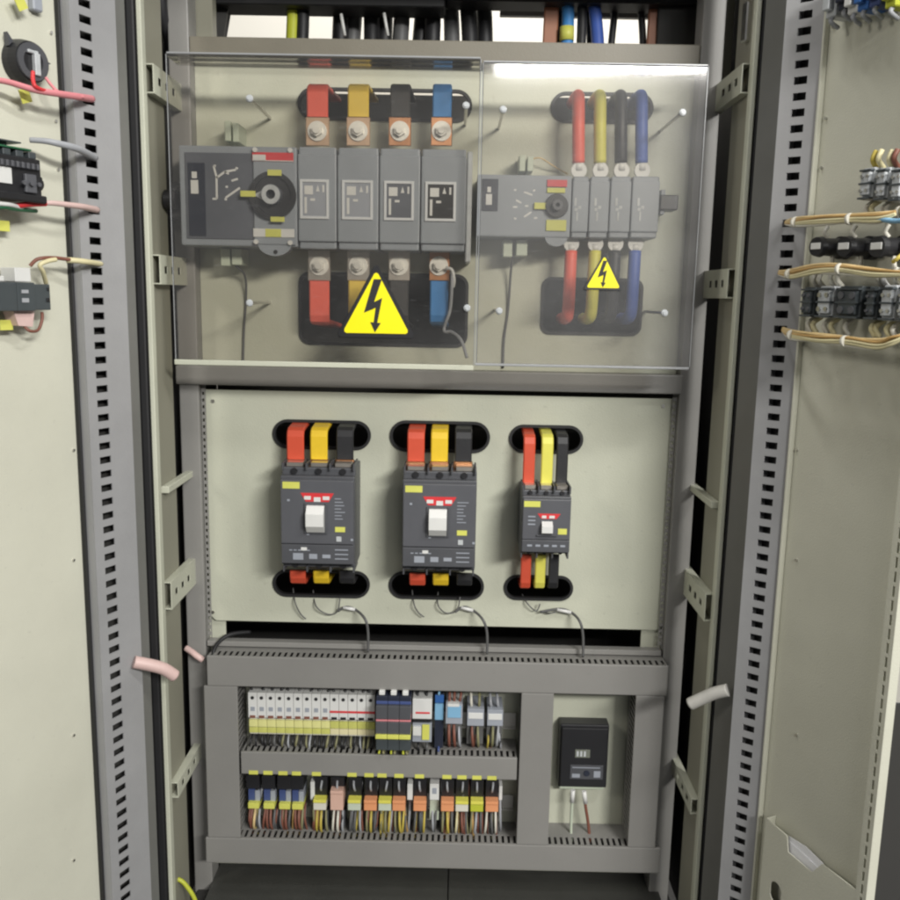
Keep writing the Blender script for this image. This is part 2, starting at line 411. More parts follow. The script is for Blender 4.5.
# side rails, slotted
def side_rail(x, sgn, px, py, h, slots, thick=.014):
    p = PS(px, py, x + sgn * thick)
    z = p.z
    if not slots:
        MB().box(x, x + sgn * thick, Y_FR + .02, .03, z - h / 2, z + h / 2, .001).build('side_rail', 'beige', cab); return
    mb = MB()
    y0, y1 = Y_FR + .015, .03
    ys = [y0]; y = y0 + .022
    while y < y1 - .06: ys += [y, y + .016]; y += .036
    ys.append(y1)
    zs = [z - h / 2, z - .006, z + .006, z + h / 2]
    xx = x + sgn * thick
    mb.plate(ys, zs, lambda i, j: j == 1 and i % 2 == 1, 0, .0015, lambda a, b, c2: (xx - sgn * b, a, c2))
    mb.box(x, xx - sgn * .0016, y0, y1, z + h / 2 - .002, z + h / 2, .0003)
    mb.box(x, xx - sgn * .0016, y0, y1, z - h / 2, z - h / 2 + .002, .0003)
    mb.build('side_rail', 'beige', cab)
for (py, h, sl) in ((87, .045, 1), (270, .048, 1), (492, .012, 0), (602, .05, 1), (812, .03, 1)): side_rail(wl, 1, 166, py, h, sl)
for (py, h, sl) in ((98, .045, 1), (284, .048, 1), (500, .012, 0), (608, .05, 1), (838, .03, 1)): side_rail(wr, -1, 716 if py < 400 else 705, py, h, sl)
# upper posts behind the beam and the roof frame
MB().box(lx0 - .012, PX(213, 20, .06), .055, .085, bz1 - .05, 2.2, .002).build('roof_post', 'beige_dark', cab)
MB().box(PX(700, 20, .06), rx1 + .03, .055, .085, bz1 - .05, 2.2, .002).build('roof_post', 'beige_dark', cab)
rf = PZ(440, 9, .10)
MB().box(wl, PX(445, 10, .1), .09, .16, rf, rf + .12, .002).build('roof_frame', 'gasket', cab)
MB().box(PX(446, 4, .1), wr, .10, .16, PZ(560, 2, .1), PZ(560, 2, .1) + .12, .002).build('roof_frame', 'gasket', cab)
MB().box(wl - .02, wr + .02, Y_FR, Y_FR + .03, 2.03, 2.10, .002).build('roof_lip', 'frame', cab)
MB().box(wl - .04, wr + .04, Y_FR, .19, 2.101, 2.104, .0005).build('roof', 'void', cab)  # unseen plate, added to keep overhead light out of the interior
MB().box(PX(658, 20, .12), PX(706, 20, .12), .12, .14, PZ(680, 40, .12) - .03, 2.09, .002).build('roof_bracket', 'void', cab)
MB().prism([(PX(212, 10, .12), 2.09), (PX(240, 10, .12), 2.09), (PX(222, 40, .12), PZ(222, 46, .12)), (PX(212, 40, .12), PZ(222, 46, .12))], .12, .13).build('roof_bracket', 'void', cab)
MB().box(PX(500, 12, .2), PX(720, 12, .2), .2, .215, PZ(600, 17, .2), PZ(600, 12, .2), .001).build('roof_rail', 'frame', cab)

# ------------------------------------------------------------------ doors
class Door:
    def __init__(s, H, u, sign):
        u = Vector(u).normalized()
        xa = u * sign
        s.H = Vector(H); s.phi = math.atan2(xa.y, xa.x); s.sign = sign
        s.Rm = Matrix.Rotation(s.phi, 3, 'Z')
    def at(s, px, py, off=0):            # local (x, z) of a measured point, off metres in front of the door skin
        n = s.Rm @ Vector((0, -1, 0)); d = ray(px, py); o = s.H + n * off
        t = (o - CAM).dot(n) / d.dot(n)
        q = s.Rm.transposed() @ (CAM + d * t - s.H)
        return q
    def world(s, q): return s.H + s.Rm @ Vector(q)
DL = Door((PX(137, 480, Y_FR - .005), Y_FR - .005, 0), (-.43, -.90), -1)
DR = Door((PX(738, 480, Y_FR - .005), Y_FR - .005, 0), (.384, -.923), 1)

def make_door(D, ch, wid, edge, label):
    d = MB()
    s = D.sign
    zlo, zhi = zBOT - .25, 2.12
    d.box(0, s * wid, 0, .0015, zlo, zhi, .0003)
    d.box(0, s * .002, .0016, .022, zlo, zhi, .0003)
    o = d.build('door', 'door', cab, label); o.location = D.H; o.rotation_euler = (0, 0, D.phi)
    OFF = .026
    offs = (OFF,) * 4 if s < 0 else (.036, .006, .028, .017)       # the right channel's tilt is a shape added to catch the lamps
    a, b, s0, s1 = [D.at(px, 480, of).x for px, of in zip(ch, offs)]
    a, s0, s1, b = sorted((a, s0, s1, b))
    face = (lambda x: OFF) if s < 0 else (lambda x: .036 + (.006 - .036) * (x - a) / (b - a))
    zs = []; z = zlo
    while z < zhi: zs += [z, z + .0115]; z += .0225
    zs.append(z)
    m = MB().plate([a, s0, s1, b], zs, lambda i, j: i == 1 and j % 2 == 1, 0, .0018, lambda x, y, z: (x, y - face(x), z))
    m.box(a, a + .0018, -face(a) + .0025, -.0002, zlo, zhi, .0003); m.box(b - .0018, b, -face(b) + .0022, -.0002, zlo, zhi, .0003)
    m.build('slotted_channel', 'galv', o)
    MB().box(a + .002, b - .002, -.004, -.0005, zlo, zhi, 0).build('channel_shade', 'void', o)  # dark sheet put in to paint the shade behind the slots
    hin = b if s < 0 else a
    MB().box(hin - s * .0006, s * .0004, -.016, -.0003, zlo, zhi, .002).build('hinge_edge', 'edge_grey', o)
    inn = a if s < 0 else b              # the side away from the hinge
    MB().box(inn, inn + s * .004, -.010, -.0003, zlo, zhi, .001).build('gasket' if s < 0 else 'trim_strip', 'gasket' if s < 0 else 'door', o)  # dark left, light right: paints how light falls on the channel's side
    # weld studs along the skin
    for py in (40, 125, 172, 450, 560, 735, 860):
        q = D.at(73 if s < 0 else 797, py, 0)
        xx = q.x if abs(q.x) > abs(inn) else inn + s * .012
        MB().cyl((xx, 0, q.z), (0, -1, 0), .0022, .003, 10).build('rivet', 'steel', o)
    return o, a, b
dl, la, lb = make_door(DL, (92, 134.5, 101, 112), .42, None, 'bright left door')
# right door with its outer edge channel
r_w = DR.at(902, 640, 0).x
dr, ra, rb = make_door(DR, (750, 787, 761, 774), r_w, None, 'shaded right door with document pocket')
q0 = DR.at(882, 640, .02).x
zs = []; z = zBOT - .25
while z < 2.12: zs += [z, z + .005]; z += .02
zs.append(z)
mb = MB().plate([q0, q0 + .008, q0 + .012, r_w + .004], zs, lambda i, j: i == 1 and j % 2 == 1, -.02, -.0185)
mb.box(q0, q0 + .0015, -.0184, -.0002, zBOT - .25, 2.12, .0002); mb.box(r_w + .0025, r_w + .004, -.0184, -.004, zBOT - .25, 2.12, .0002)
mb.build('edge_channel', 'door', dr)
# hinges on the channel edges
for py in (12, 52, 535):
    q = DL.at(131, py, 0.0)
    MB().box(q.x - .004, q.x + .010, -.012, -.001, q.z - .03, q.z + .03, .002).build('hinge', 'steel', dl)
for py in (22,):
    q = DR.at(752, py, 0.0)
    MB().box(q.x - .012, q.x + .002, -.012, -.001, q.z - .03, q.z + .03, .002).build('hinge', 'steel', dr)
# document pocket on the right door
off = .02
pk = [DR.at(x, y, off) for x, y in ((766, 818), (787, 836), (788, 852), (812, 870), (822, 864), (856, 890), (856, 1010), (740, 900))]
lo = DR.at(800, 1050, off).z
pl = [(pk[0].x, pk[0].z), (pk[1].x, pk[1].z), (pk[2].x, pk[2].z), (pk[3].x, pk[3].z - .004), (pk[4].x, pk[4].z), (pk[5].x, pk[5].z), (pk[5].x, lo), (pk[0].x, lo)]
hx = DR.at(776, 886, off)
hole = rrect(hx.x - .012, hx.x + .012, hx.z - .03, hx.z + .006, .012)
po = sheet('document_pocket', pl, [hole], -off, -off + .0015, 'door', dr)
MB().box(pk[0].x, pk[0].x + .0015, -off + .0016, -.0003, lo, pk[0].z, .0003).build('pocket_side', 'door', dr)
MB().box(pk[5].x - .0015, pk[5].x, -off + .0016, -.0003, lo, pk[5].z, .0003).build('pocket_side', 'door', dr)

# paper sticking out of the pocket
a = DR.at(789, 836, .012); b = DR.at(823, 868, .012)
pp = thing('paper', 'folded white paper tucked in the pocket of the right door', 'paper', DR.world((a.x, -.012, a.z)), DR.phi)
w = b.x - a.x
MB().prism([(0, -.10), (w, -.10), (w, (b.z - a.z) * .2), (w * .5, .004), (0, 0)], -.0006, .0002).build('sheet', 'paper', pp)
MB().prism([(.004, -.10), (w * .92, -.10), (w * .9, -.012), (.004, -.006)], -.0022, -.0016).build('sheet', 'paper', pp)

# ================================================================== CLEAR COVERS AND SIGNS
Y_CV = -.13
def clear_cover(rect, label, heads):
    x0, x1, z0, z1 = RC(*rect, Y_CV)
    t = thing('clear_cover', label, 'cover', ((x0 + x1) / 2, Y_CV, z0), 0, 'clear sheet covers over the transfer switches')
    o = t.location
    w = (x1 - x0) / 2; h = z1 - z0
    mt = 'clear_worn' if 'smaller' in label else 'clear'
    MB().box(-w, w, -.0035, 0, 0, h, .0008).build('sheet', mt, t)
    MB().box(-w, w, .0002, .055, h - .0035, h, .0006).build('top_flange', mt, t)
    e = MB()
    e.box(-w - .0002, w + .0002, -.0045, .0008, h + .0002, h + .0032, .0008)
    e.build('top_edge', 'edge', t)
    MB().box(-w - .003, w + .0002, -.0045, .0012, -.0045 if w < .3 and 'smaller' in label else -.009, -.0003, .0008).build('bottom_edge', 'edge' if 'smaller' in label else 'beige', t)
    MB().box(w + .0003, w + .0015, -.0036, .0002, 0, h, .0002).build('side_edge', 'edge', t)
    MB().box(-w - .0015, -w - .0003, -.0036, .0002, 0, h, .0002).build('side_edge', 'edge', t)
    for (hx, hy) in heads:
        p = P(hx, hy, Y_CV) - o
        s = MB(); s.cyl((p.x, Y_UP - Y_CV, p.z), (0, -1, 0), .0028, Y_UP - Y_CV - .0005, 10)
        st = s.build('standoff', 'steel', t)
        s = MB(); s.cyl((p.x, -.0037, p.z), (0, -1, 0), .006, .003, 16, .005); s.cyl((p.x, -.0068, p.z), (0, -1, 0), .0035, .002, 6)
        s.build('bolt_head', 'smoke', st)
    return t
cvl = clear_cover((172, 57, 477, 362), 'large clear plastic cover sheet over the large transfer switch', [(250, 99), (250, 303), (466, 106), (467, 308)])
cvr = clear_cover((480, 65, 698, 365), 'smaller clear plastic cover sheet over the small transfer switch', [(503, 110), (682, 113), (499, 311), (664, 313)])

def sign(apex, bl, br, label):
    Y = Y_CV - .0045
    A, B, C_ = P(*apex, Y), P(*bl, Y), P(*br, Y)
    z0 = (B.z + C_.z) / 2; cx = (B.x + C_.x) / 2; w = (C_.x - B.x); h = A.z - z0
    t = thing('warning_sign', label, 'sign', (cx, Y, z0), 0, 'yellow high voltage triangles')
    def tri(s, dz): return [(-w / 2 * s, h * (1 - s) * .33 + dz), (w / 2 * s, h * (1 - s) * .33 + dz), (0, h * (1 - s) * .33 + h * s + dz)]
    r = .06
    def rounded(p):
        out = []
        n = len(p)
        for i in range(n):
            a, b, c2 = Vector(p[i - 1]), Vector(p[i]), Vector(p[(i + 1) % n])
            out += [tuple(b + (a - b) * r), tuple(b + (a - b) * r * .35 + (c2 - b) * r * .35), tuple(b + (c2 - b) * r)]
        return out
    MB().prism(rounded(tri(1, 0)), -.0006, 0.0004).build('border', 'black', t)
    MB().prism(rounded(tri(.84, .003 * h)), -.0011, -.0007).build('yellow_field', 'sign', t)
    q = lambda x, z: (x * w, z * h)
    m = MB()
    for k, pc in enumerate(([(-.03, .775), (-.15, .33), (-.035, .38), (-.025, .47), (.07, .775)], [(-.15, .33), (.0, .40), (.075, .53), (-.03, .47)],
                            [(-.003, .41), (-.03, .19), (.015, .19), (.075, .53)], [(-.07, .205), (-.012, .07), (.06, .195)])):
        m.prism([q(*p) for p in pc], -.0016 - .0001 * k, -.0012)
    m.build('lightning_bolt', 'gasket', t)
    return t
sign((376, 262), (336, 338), (416, 337), 'large yellow triangle warning sign with black lightning bolt on the clear cover')
sign((601, 252), (583, 290), (623, 290), 'small yellow triangle warning sign in front of the small switch cables')

# ================================================================== SLEEVED BARS AND CABLES
def bar(name, colour, label, cx, w, t, zt, zb, Yf, Yb, z_in, copper=None, bolt=None, group=None, up=True, cu='copper'):
    """insulated busbar: vertical run at depth Yf from zb to zt, bending back through the opening"""
    th = thing(name, label, 'busbar', (cx, Yf, min(zt, zb)), 0, group)
    o = th.location
    r = .012
    if up:
        pts = [(cx, Yf, zb), (cx, Yf, zt - r), (cx, Yf + r * .3, zt - r * .3), (cx, Yf + r, zt), (cx, Yb, zt + .012)]
    else:
        pts = [(cx, Yf, zt), (cx, Yf, zb + r), (cx, Yf + r * .3, zb + r * .3), (cx, Yf + r, zb), (cx, Yb, zb - .012)]
    MB(o).strap(pts, w, t).build('sleeve', colour, th)
    if copper:
        z0, z1 = copper
        c = MB(o).box(cx - w * .56, cx + w * .56, Yf - t * .3, Yf + t * .3, z0, z1, .001).build('copper_end', cu, th)
        if bolt:
            r = bolt[2] if len(bolt) > 2 else .013
            b = MB(o)
            b.cyl((bolt[0], Yf - t * .3 - .0002, bolt[1]), (0, -1, 0), r, .003, 28)
            b.cyl((bolt[0], Yf - t * .3 - .0033, bolt[1]), (0, -1, 0), r * .62, .009, 6)
            b.cyl((bolt[0], Yf - t * .3 - .0124, bolt[1]), (0, -1, 0), r * .38, .004, 14)
            b.build('bolt', 'washer', c)
    return th
# large transfer switch bars
YT = -.035
big = [('coral', 'red', 308, 329, 317.7, 319.5), ('amber', 'yellow', 349, 370, 358.4, 358.5), ('faded', 'black', 391, 411, 400, 399), ('skyblue', 'blue', 434, 453, 441.6, 439)]
for i, (m, nm, a, b, bx, bx2) in enumerate(big):
    x0, x1 = PX(a, 100, YT), PX(b, 100, YT); cx = PX(bx, 131, YT); w = (x1 - x0)
    zt, zb = PZ(a, 85, YT), PZ(a, 117, YT)
    bar('busbar', m, f'{nm} sleeved busbar bolted to the top of the large transfer switch', cx, w, .009, zt, zb, YT, .14, None,
        (PZ(bx, 146, YT), PZ(bx, 117, YT) - .0005), (cx, PZ(bx, 131.5, YT), .0165), 'busbars on the large transfer switch', True, 'copper' if i > 1 else 'tabcu')
    cx = PX(bx2, 300, YT); zt, zb = PZ(bx2, 281, YT), PZ(bx2, 322, YT)
    bar('busbar', m, f'{nm} sleeved busbar bolted under the large transfer switch', cx, w * .98, .009, zt, zb, YT, .14, None,
        (PZ(bx2, 281, YT) + .0005, PZ(bx2, 250, YT)), (PX(bx2, 264, YT), PZ(bx2, 266, YT), .0165), 'busbars on the large transfer switch', False, 'copper' if i == 3 else 'tin')
# small transfer switch cables
def cable(colour, nm, pts, r, where, lug, grp):
    th = thing('power_cable', f'{nm} power cable {where}', 'cable', pts[0], 0, grp)
    o = th.location
    MB(o).tube(pts, r, 12).build('sheath', colour, th)
    a, b = Vector(lug[0]), Vector(lug[1])
    m = MB(o); m.tube([a, b], r * .95, 10); m.cyl(b + Vector((0, -.002, 0)), (0, -1, 0), r * 1.25, .006, 16)
    m.build('lug', 'white', th)
YS = -.03
smc = [('coral', 'red', 578.5, 571, 568), ('lemon', 'yellow', 600, 595, 591), ('blacksl', 'black', 621, 615, 611), ('royal', 'blue', 641.5, 635, 631)]
for m, nm, xt, xb, xb2 in smc:
    a = P(xt, 163, YS); top = P(xt, 100, YS + .005)
    r = PX(xt + 6.3, 130, YS) - PX(xt, 130, YS)
    cable(m, nm, [a, P(xt, 130, YS - .004), top, top + Vector((0, .02, .010)), top + Vector((0, .09, .012))], r, 'entering the top of the small transfer switch',
          (a, P(xt, 171, YS)), 'cables on the small transfer switch')
    a = P(xb, 251, YS); e = P(xb2, 312, YS + .01)
    cable(m, nm, [a, P((xb + xb2) / 2, 285, YS - .003), e, e + Vector((0, .03, -.012)), e + Vector((0, .10, -.014))], r, 'leaving the bottom of the small transfer switch',
          (a, P(xb, 244, YS)), 'cables on the small transfer switch')

# ================================================================== TRANSFER SWITCHES
def marks(mb, pts, y, t):
    for (x0, z0, x1, z1) in pts:
        a = Vector((x0, 0, z0)); b = Vector((x1, 0, z1)); d = (b - a); L = max(d.length, t)
        n = Vector((-d.z, 0, d.x)).normalized() * t / 2 if d.length > 1e-6 else Vector((t / 2, 0, 0))
        mb.prism([((a + n).x, (a + n).z), ((b + n).x, (b + n).z), ((b - n).x, (b - n).z), ((a - n).x, (a - n).z)], y - .0004, y)
def big_switch():
    Yf = -.085
    f = lambda x, y, Y=Yf: P(x, y, Y)
    t = thing('transfer_switch', 'large grey four pole transfer switch with round black knob behind clear cover', 'switch', (P(320, 196, Yf).x, Y_UP, P(320, 250, Yf).z))
    o = t.location
    zT, zB = PZ(235, 146, Yf), PZ(235, 246, Yf)
    x0, x1 = PX(180, 196, Yf), PX(297, 196, Yf)
    B = lambda: MB(o)
    m = B(); m.box(x0, x1, Yf, Y_UP - .0005, zB, zT, .003, 2); m.build('mechanism_housing', 'switch', t)
    fx0, fx1, fz0, fz1 = RC(186, 153, 253, 239, Yf)
    fp = B().box(fx0, fx1, Yf - .0025, Yf - .0001, fz0, fz1, .0015).build('faceplate', 'switch_dark', t)
    nx0, nx1, nz0, nz1 = RC(189, 163, 206, 236, Yf)
    B().box(nx0, nx1, Yf - .0042, Yf - .0026, nz0, nz1, .0005).build('navy_inset', 'navy', fp)
    wx0, wx1, wz0, wz1 = RC(191.5, 172, 199, 194, Yf)
    mk = B(); mk.box(wx0, wx1, Yf - .0052, Yf - .0043, wz0, wz0 + (wz1 - wz0) * .62, .0002); mk.box(wx0 + .002, wx1 - .002, Yf - .0052, Yf - .0043, wz0 + (wz1 - wz0) * .7, wz1, .0002)
    mk.build('indicator_window', 'white', fp)
    dg = B()
    for (a, b, c2, d2) in ((214, 166, 216, 166), (236, 168, 238, 169), (214, 166, 217, 178), (217, 178, 225, 172), (225, 172, 229, 174), (217, 178, 217, 199), (226, 187, 228, 187),
                           (226, 198, 240, 188), (213, 199, 217, 199), (225, 199, 227, 200), (232, 181, 238, 179), (225, 172, 236, 170)):
        p, q = f(a, b), f(c2, d2); marks(dg, [(p.x, p.z, q.x + .0005, q.z)], Yf - .0026, .0034)
    dg.build('wiring_diagram', 'white', fp)
    # knob column
    kx0, kx1, kz0, kz1 = RC(254, 148, 296, 245, Yf)
    B().box(kx0, kx1, Yf - .005, Yf - .0001, kz0, kz1, .0015).build('knob_plate', 'switch', t)
    rx0_, rx1_, rz0, rz1 = RC(253, 153, 294, 162, Yf)
    lb_ = B().box(rx0_, rx1_, Yf - .0065, Yf - .0051, rz0, rz1, .0004).build('red_label', 'sredl', t)
    wm = B(); wm.box(rx0_ + .001, rx0_ + (rx1_ - rx0_) * .33, Yf - .0072, Yf - .0066, rz0 + .001, rz1 - .004, 0); wm.box(rx0_ + .0005, rx1_ - .0005, Yf - .0072, Yf - .0066, rz0 + .0003, rz0 + .0016, 0)
    wm.build('print', 'white', lb_)
    for (x, y) in ((256, 150.5), (291, 151)):
        p = f(x, y); B().cyl((p.x, Yf - .005, p.z), (0, -1, 0), .004, .004, 14).build('label_screw', 'white', t)
    wx0, wx1, wz0, wz1 = RC(254, 229, 295, 237.5, Yf)
    wl_ = B().box(wx0, wx1, Yf - .0065, Yf - .0051, wz0, wz1, .0004).build('white_label', 'white', t)
    B().box(wx0 + (wx1 - wx0) * .3, wx0 + (wx1 - wx0) * .68, Yf - .0072, Yf - .0066, wz0 + .0005, wz1 - .0005, 0).build('yellow_mark', 'tag', wl_)
    for (x, y) in ((257, 242), (291, 243)):
        p = f(x, y); B().cyl((p.x, Yf - .005, p.z), (0, -1, 0), .004, .004, 14).build('label_screw', 'white', t)
    # rounded padlock tab at the bottom
    c = f(275, 243); rr = PX(292, 243, Yf) - PX(275, 243, Yf)
    tab = [(c.x - rr, c.z + .004)] + [(c.x + rr * math.cos(R_(a)), c.z + .75 * rr * math.sin(R_(a))) for a in range(180, 361, 15)] + [(c.x + rr, c.z + .004)]
    B().prism(tab, Yf - .003, Yf + .02).build('padlock_tab', 'switch', t)
    p = f(276, 252); B().cyl((p.x, Yf - .003, p.z), (0, -1, 0), .0035, .0015, 14).build('tab_hole', 'black', t)
    k = f(274, 196); r = PX(297, 196, Yf) - PX(274, 196, Yf)
    kb = B(); kb.ring((k.x, Yf - .005, k.z), (0, -1, 0), r * .80, r, .010, 40); kb.cyl((k.x, Yf - .005, k.z), (0, -1, 0), r * .79, .006, 40)
    kn = kb.build('knob', 'black', t)
    h = B(); h.ring((k.x, Yf - .011, k.z), (0, -1, 0), r * .20, r * .42, .016, 28)
    h.build('knob_hub', 'switch_dark', kn)
    s = B(); s.ring((k.x, Yf - .0272, k.z), (0, -1, 0), r * .20, r * .40, .001, 28)
    s.prism([(k.x - r * .82, k.z), (k.x - r * .28, k.z + r * .28), (k.x - r * .28, k.z - r * .28)], Yf - .013, Yf - .0112)
    s.build('pointer', 'smoke', kn)
    yl = B()
    for (a, b, c2, d2, yy) in ((268, 170, 282, 176, .0165), (241, 191, 256, 197, .0165), (271, 217, 285, 222, .0165)):
        q = RC(a, b, c2, d2, Yf - .012); yl.box(q[0], q[1], Yf - yy, Yf - yy + .0012, q[2], q[3], .0003)
    yl.build('position_mark', 'tag', kn)
    # poles
    for i, (a, b) in enumerate(((298, 336.5), (337.5, 378.5), (379.5, 420), (421, 466))):
        x0, x1 = PX(a, 198, Yf), PX(b, 198, Yf)
        zt, zb = PZ(380, 147.5, Yf), PZ(380, 250, Yf)
        m = B()
        m.box(x0, x1, Yf, Y_UP - .0005, zb + .012, zt - .012, .0025, 2)
        m.box(x0 + .001, x1 - .001, Yf + .006, Y_UP - .0007, zb, zt, .003, 2)
        po_ = m.build('pole', 'switch', t)
        ws = ((300, 329), (342, 373), (384, 414), (425, 456))[i]
        q = RC(ws[0], 179.5 + i * .8, ws[1], 219 + i * .8, Yf)
        fr = B(); e = .0045
        fr.box(q[0], q[0] + e, Yf - .003, Yf - .0001, q[2], q[3], .0004); fr.box(q[1] - e, q[1], Yf - .003, Yf - .0001, q[2], q[3], .0004)
        fr.box(q[0] + e, q[1] - e, Yf - .003, Yf - .0001, q[2], q[2] + e, .0004); fr.box(q[0] + e, q[1] - e, Yf - .003, Yf - .0001, q[3] - e, q[3], .0004)
        fr.build('window_frame', 'frame_light', po_)
        B().box(q[0] + e, q[1] - e, Yf - .0012, Yf - .0002, q[2] + e, q[3] - e, 0).build('window', ('relaygrey', 'relaygrey', 'switch_dark', 'black')[i], po_)
        g = B(); W = q[1] - q[0]; H = q[3] - q[2]
        g.box(q[0] + W * .16, q[0] + W * .45, Yf - .002, Yf - .0013, q[2] + H * .62, q[2] + H * .84, 0)
        g.prism([(q[0] + W * .62, q[2] + H * .86), (q[0] + W * .56, q[2] + H * .70), (q[0] + W * .68, q[2] + H * .70)], -.0013 + Yf - .0007, Yf - .0013)
        g.box(q[0] + W * .78, q[0] + W * .84, Yf - .002, Yf - .0013, q[2] + H * .68, q[2] + H * .86, 0)
        g.box(q[0] + W * .16, q[0] + W * .24, Yf - .002, Yf - .0013, q[2] + H * .14, q[2] + H * .55, 0)
        g.box(q[0] + W * .36, q[0] + W * .52, Yf - .002, Yf - .0013, q[2] + H * .46, q[2] + H * .52, 0)
        g.build('contact_marking', 'white', po_)
    # end plate and left drive
    x = PX(466, 198, Yf); B().box(x + .0006, x + .010, Yf + .015, Y_UP - .001, PZ(466, 262, Yf), PZ(466, 150, Yf), .002).build('end_bracket', 'smoke', t)
    xk = PX(180, 196, Yf); d = B(); d.box(wl + .006, xk - .0005, -.06, -.012, PZ(180, 219, Yf), PZ(180, 180, Yf), .006, 2); d.cyl((wl + .004, -.075, PZ(180, 199, Yf)), (1, 0, 0), .016, .02, 24)
    d.build('drive_coupling', 'black', t)
    # small plug connectors above and below
    for (a, b, c2, d2) in ((226, 122, 232, 142), (234, 124, 240, 143), (222, 249, 231, 266), (233, 249, 243, 265)):
        q = RC(a, b, c2, d2, -.02)
        B().box(q[0], q[1], -.03, Y_UP - .0005, q[2], q[3], .001).build('plug', 'palegreen', t)
    return t
big_switch()
def small_switch():
    Yf = -.06
    f = lambda x, y, Y=Yf: P(x, y, Y)
    t = thing('transfer_switch', 'small grey four pole transfer switch right of the larger one', 'switch', (P(565, 206, Yf).x, Y_UP, P(565, 240, Yf).z))
    o = t.location; B = lambda: MB(o)
    q = RC(477, 175, 571, 237, Yf)
    B().box(q[0], q[1], Yf, Y_UP - .0005, q[2], q[3], .0025, 2).build('mechanism_housing', 'switch', t)
    n = RC(482, 179, 498, 211, Yf); fp = B().box(n[0], n[1], Yf - .002, Yf - .0001, n[2], n[3], .0006).build('navy_inset', 'navy', t)
    n = RC(486, 187, 492, 205, Yf); w = B(); w.box(n[0], n[1], Yf - .003, Yf - .0021, n[2], n[2] + (n[3] - n[2]) * .6, 0); w.box(n[0] + .002, n[1] - .002, Yf - .003, Yf - .0021, n[2] + (n[3] - n[2]) * .7, n[3], 0); w.build('indicator_window', 'white', fp)
    dg = B()
    for (a, b, c2, d2) in ((514, 190, 516, 190), (524, 192, 532, 195), (516, 200, 521, 203), (513, 207, 517, 207), (514, 218, 516, 219), (524, 217, 531, 212), (533, 191, 535, 190), (525, 206, 528, 206), (534, 218, 537, 218)):
        a_, b_ = f(a, b), f(c2, d2); marks(dg, [(a_.x, a_.z, b_.x + .0005, b_.z)], Yf - .0001, .003)
    dg.build('wiring_diagram', 'white', t)
    n = RC(547, 180, 567, 187, Yf); l = B().box(n[0], n[1], Yf - .003, Yf - .0001, n[2], n[3], .0004).build('red_label', 'sredl', t)
    n = RC(547, 188, 565, 193, Yf); B().box(n[0], n[1], Yf - .003, Yf - .0001, n[2], n[3], .0004).build('yellow_label', 'tag', t)
    n = RC(546, 220, 566, 231, Yf); B().box(n[0], n[1], Yf - .003, Yf - .0001, n[2], n[3], .0004).build('yellow_label', 'tag', t)
    k = f(556.5, 206); r = PX(568.5, 206, Yf) - k.x
    kn = B().cyl((k.x, Yf - .0001, k.z), (0, -1, 0), r, .010, 32, r * .9).build('knob', 'black', t)
    B().ring((k.x, Yf - .0102, k.z), (0, -1, 0), r * .18, r * .42, .012, 24).build('knob_hub', 'brk2', kn)
    n = RC(534, 203, 546, 209.5, Yf); B().box(n[0], n[1], Yf - .006, Yf - .002, n[2], n[3], .0005).build('pointer', 'tag', kn)
    p = f(556.5, 237); rr = r * .95
    B().prism([(p.x + rr * math.cos(R_(a)), p.z + .8 * rr * math.sin(R_(a))) for a in range(180, 361, 15)], Yf + .002, Yf + .02).build('padlock_tab', 'switch', t)
    for i, (a, b) in enumerate(((572, 588.5), (589.5, 609), (610, 630.5), (631.5, 659))):
        q = RC(a, 176, b, 238, Yf); m = B()
        m.box(q[0], q[1], Yf, Y_UP - .0005, q[2] + .010, q[3] - .008, .002, 2); m.box(q[0] + .0008, q[1] - .0008, Yf + .004, Y_UP - .0008, q[2], q[3], .002)
        po_ = m.build('pole', 'switch', t)
        cx = (577, 597, 618, 640)[i]; g = B()
        for (dx, y0, y1, wd) in ((-1.5, 198, 206, 2.2), (2.5, 206, 209, 3), (-1, 208, 211, 3), (0, 212, 221, 1.6)):
            n = RC(cx + dx - wd / 2, y0, cx + dx + wd / 2, y1, Yf); g.box(n[0], n[1], Yf - .0008, Yf - .0001, n[2], n[3], 0)
        g.build('contact_marking', 'smoke', po_)
    n = RC(661, 194.5, 679, 209.5, Yf); B().box(n[0], n[1], Yf + .005, -.01, n[2], n[3], .0015).build('auxiliary_contact', 'black', t)
    n = RC(659.5, 190, 664, 215, Yf + .02); B().box(n[0], n[1], Yf + .012, Y_UP - .001, n[2], n[3], .001).build('end_bracket', 'switch', t)
    for (a, b, c2, d2) in ((519, 156, 525, 172), (527, 157, 533, 172), (503, 240, 512, 257), (516, 240, 527, 256)):
        q = RC(a, b, c2, d2, -.02); B().box(q[0], q[1], -.03, Y_UP - .0005, q[2], q[3], .001).build('plug', 'palegreen', t)
    return t
small_switch()

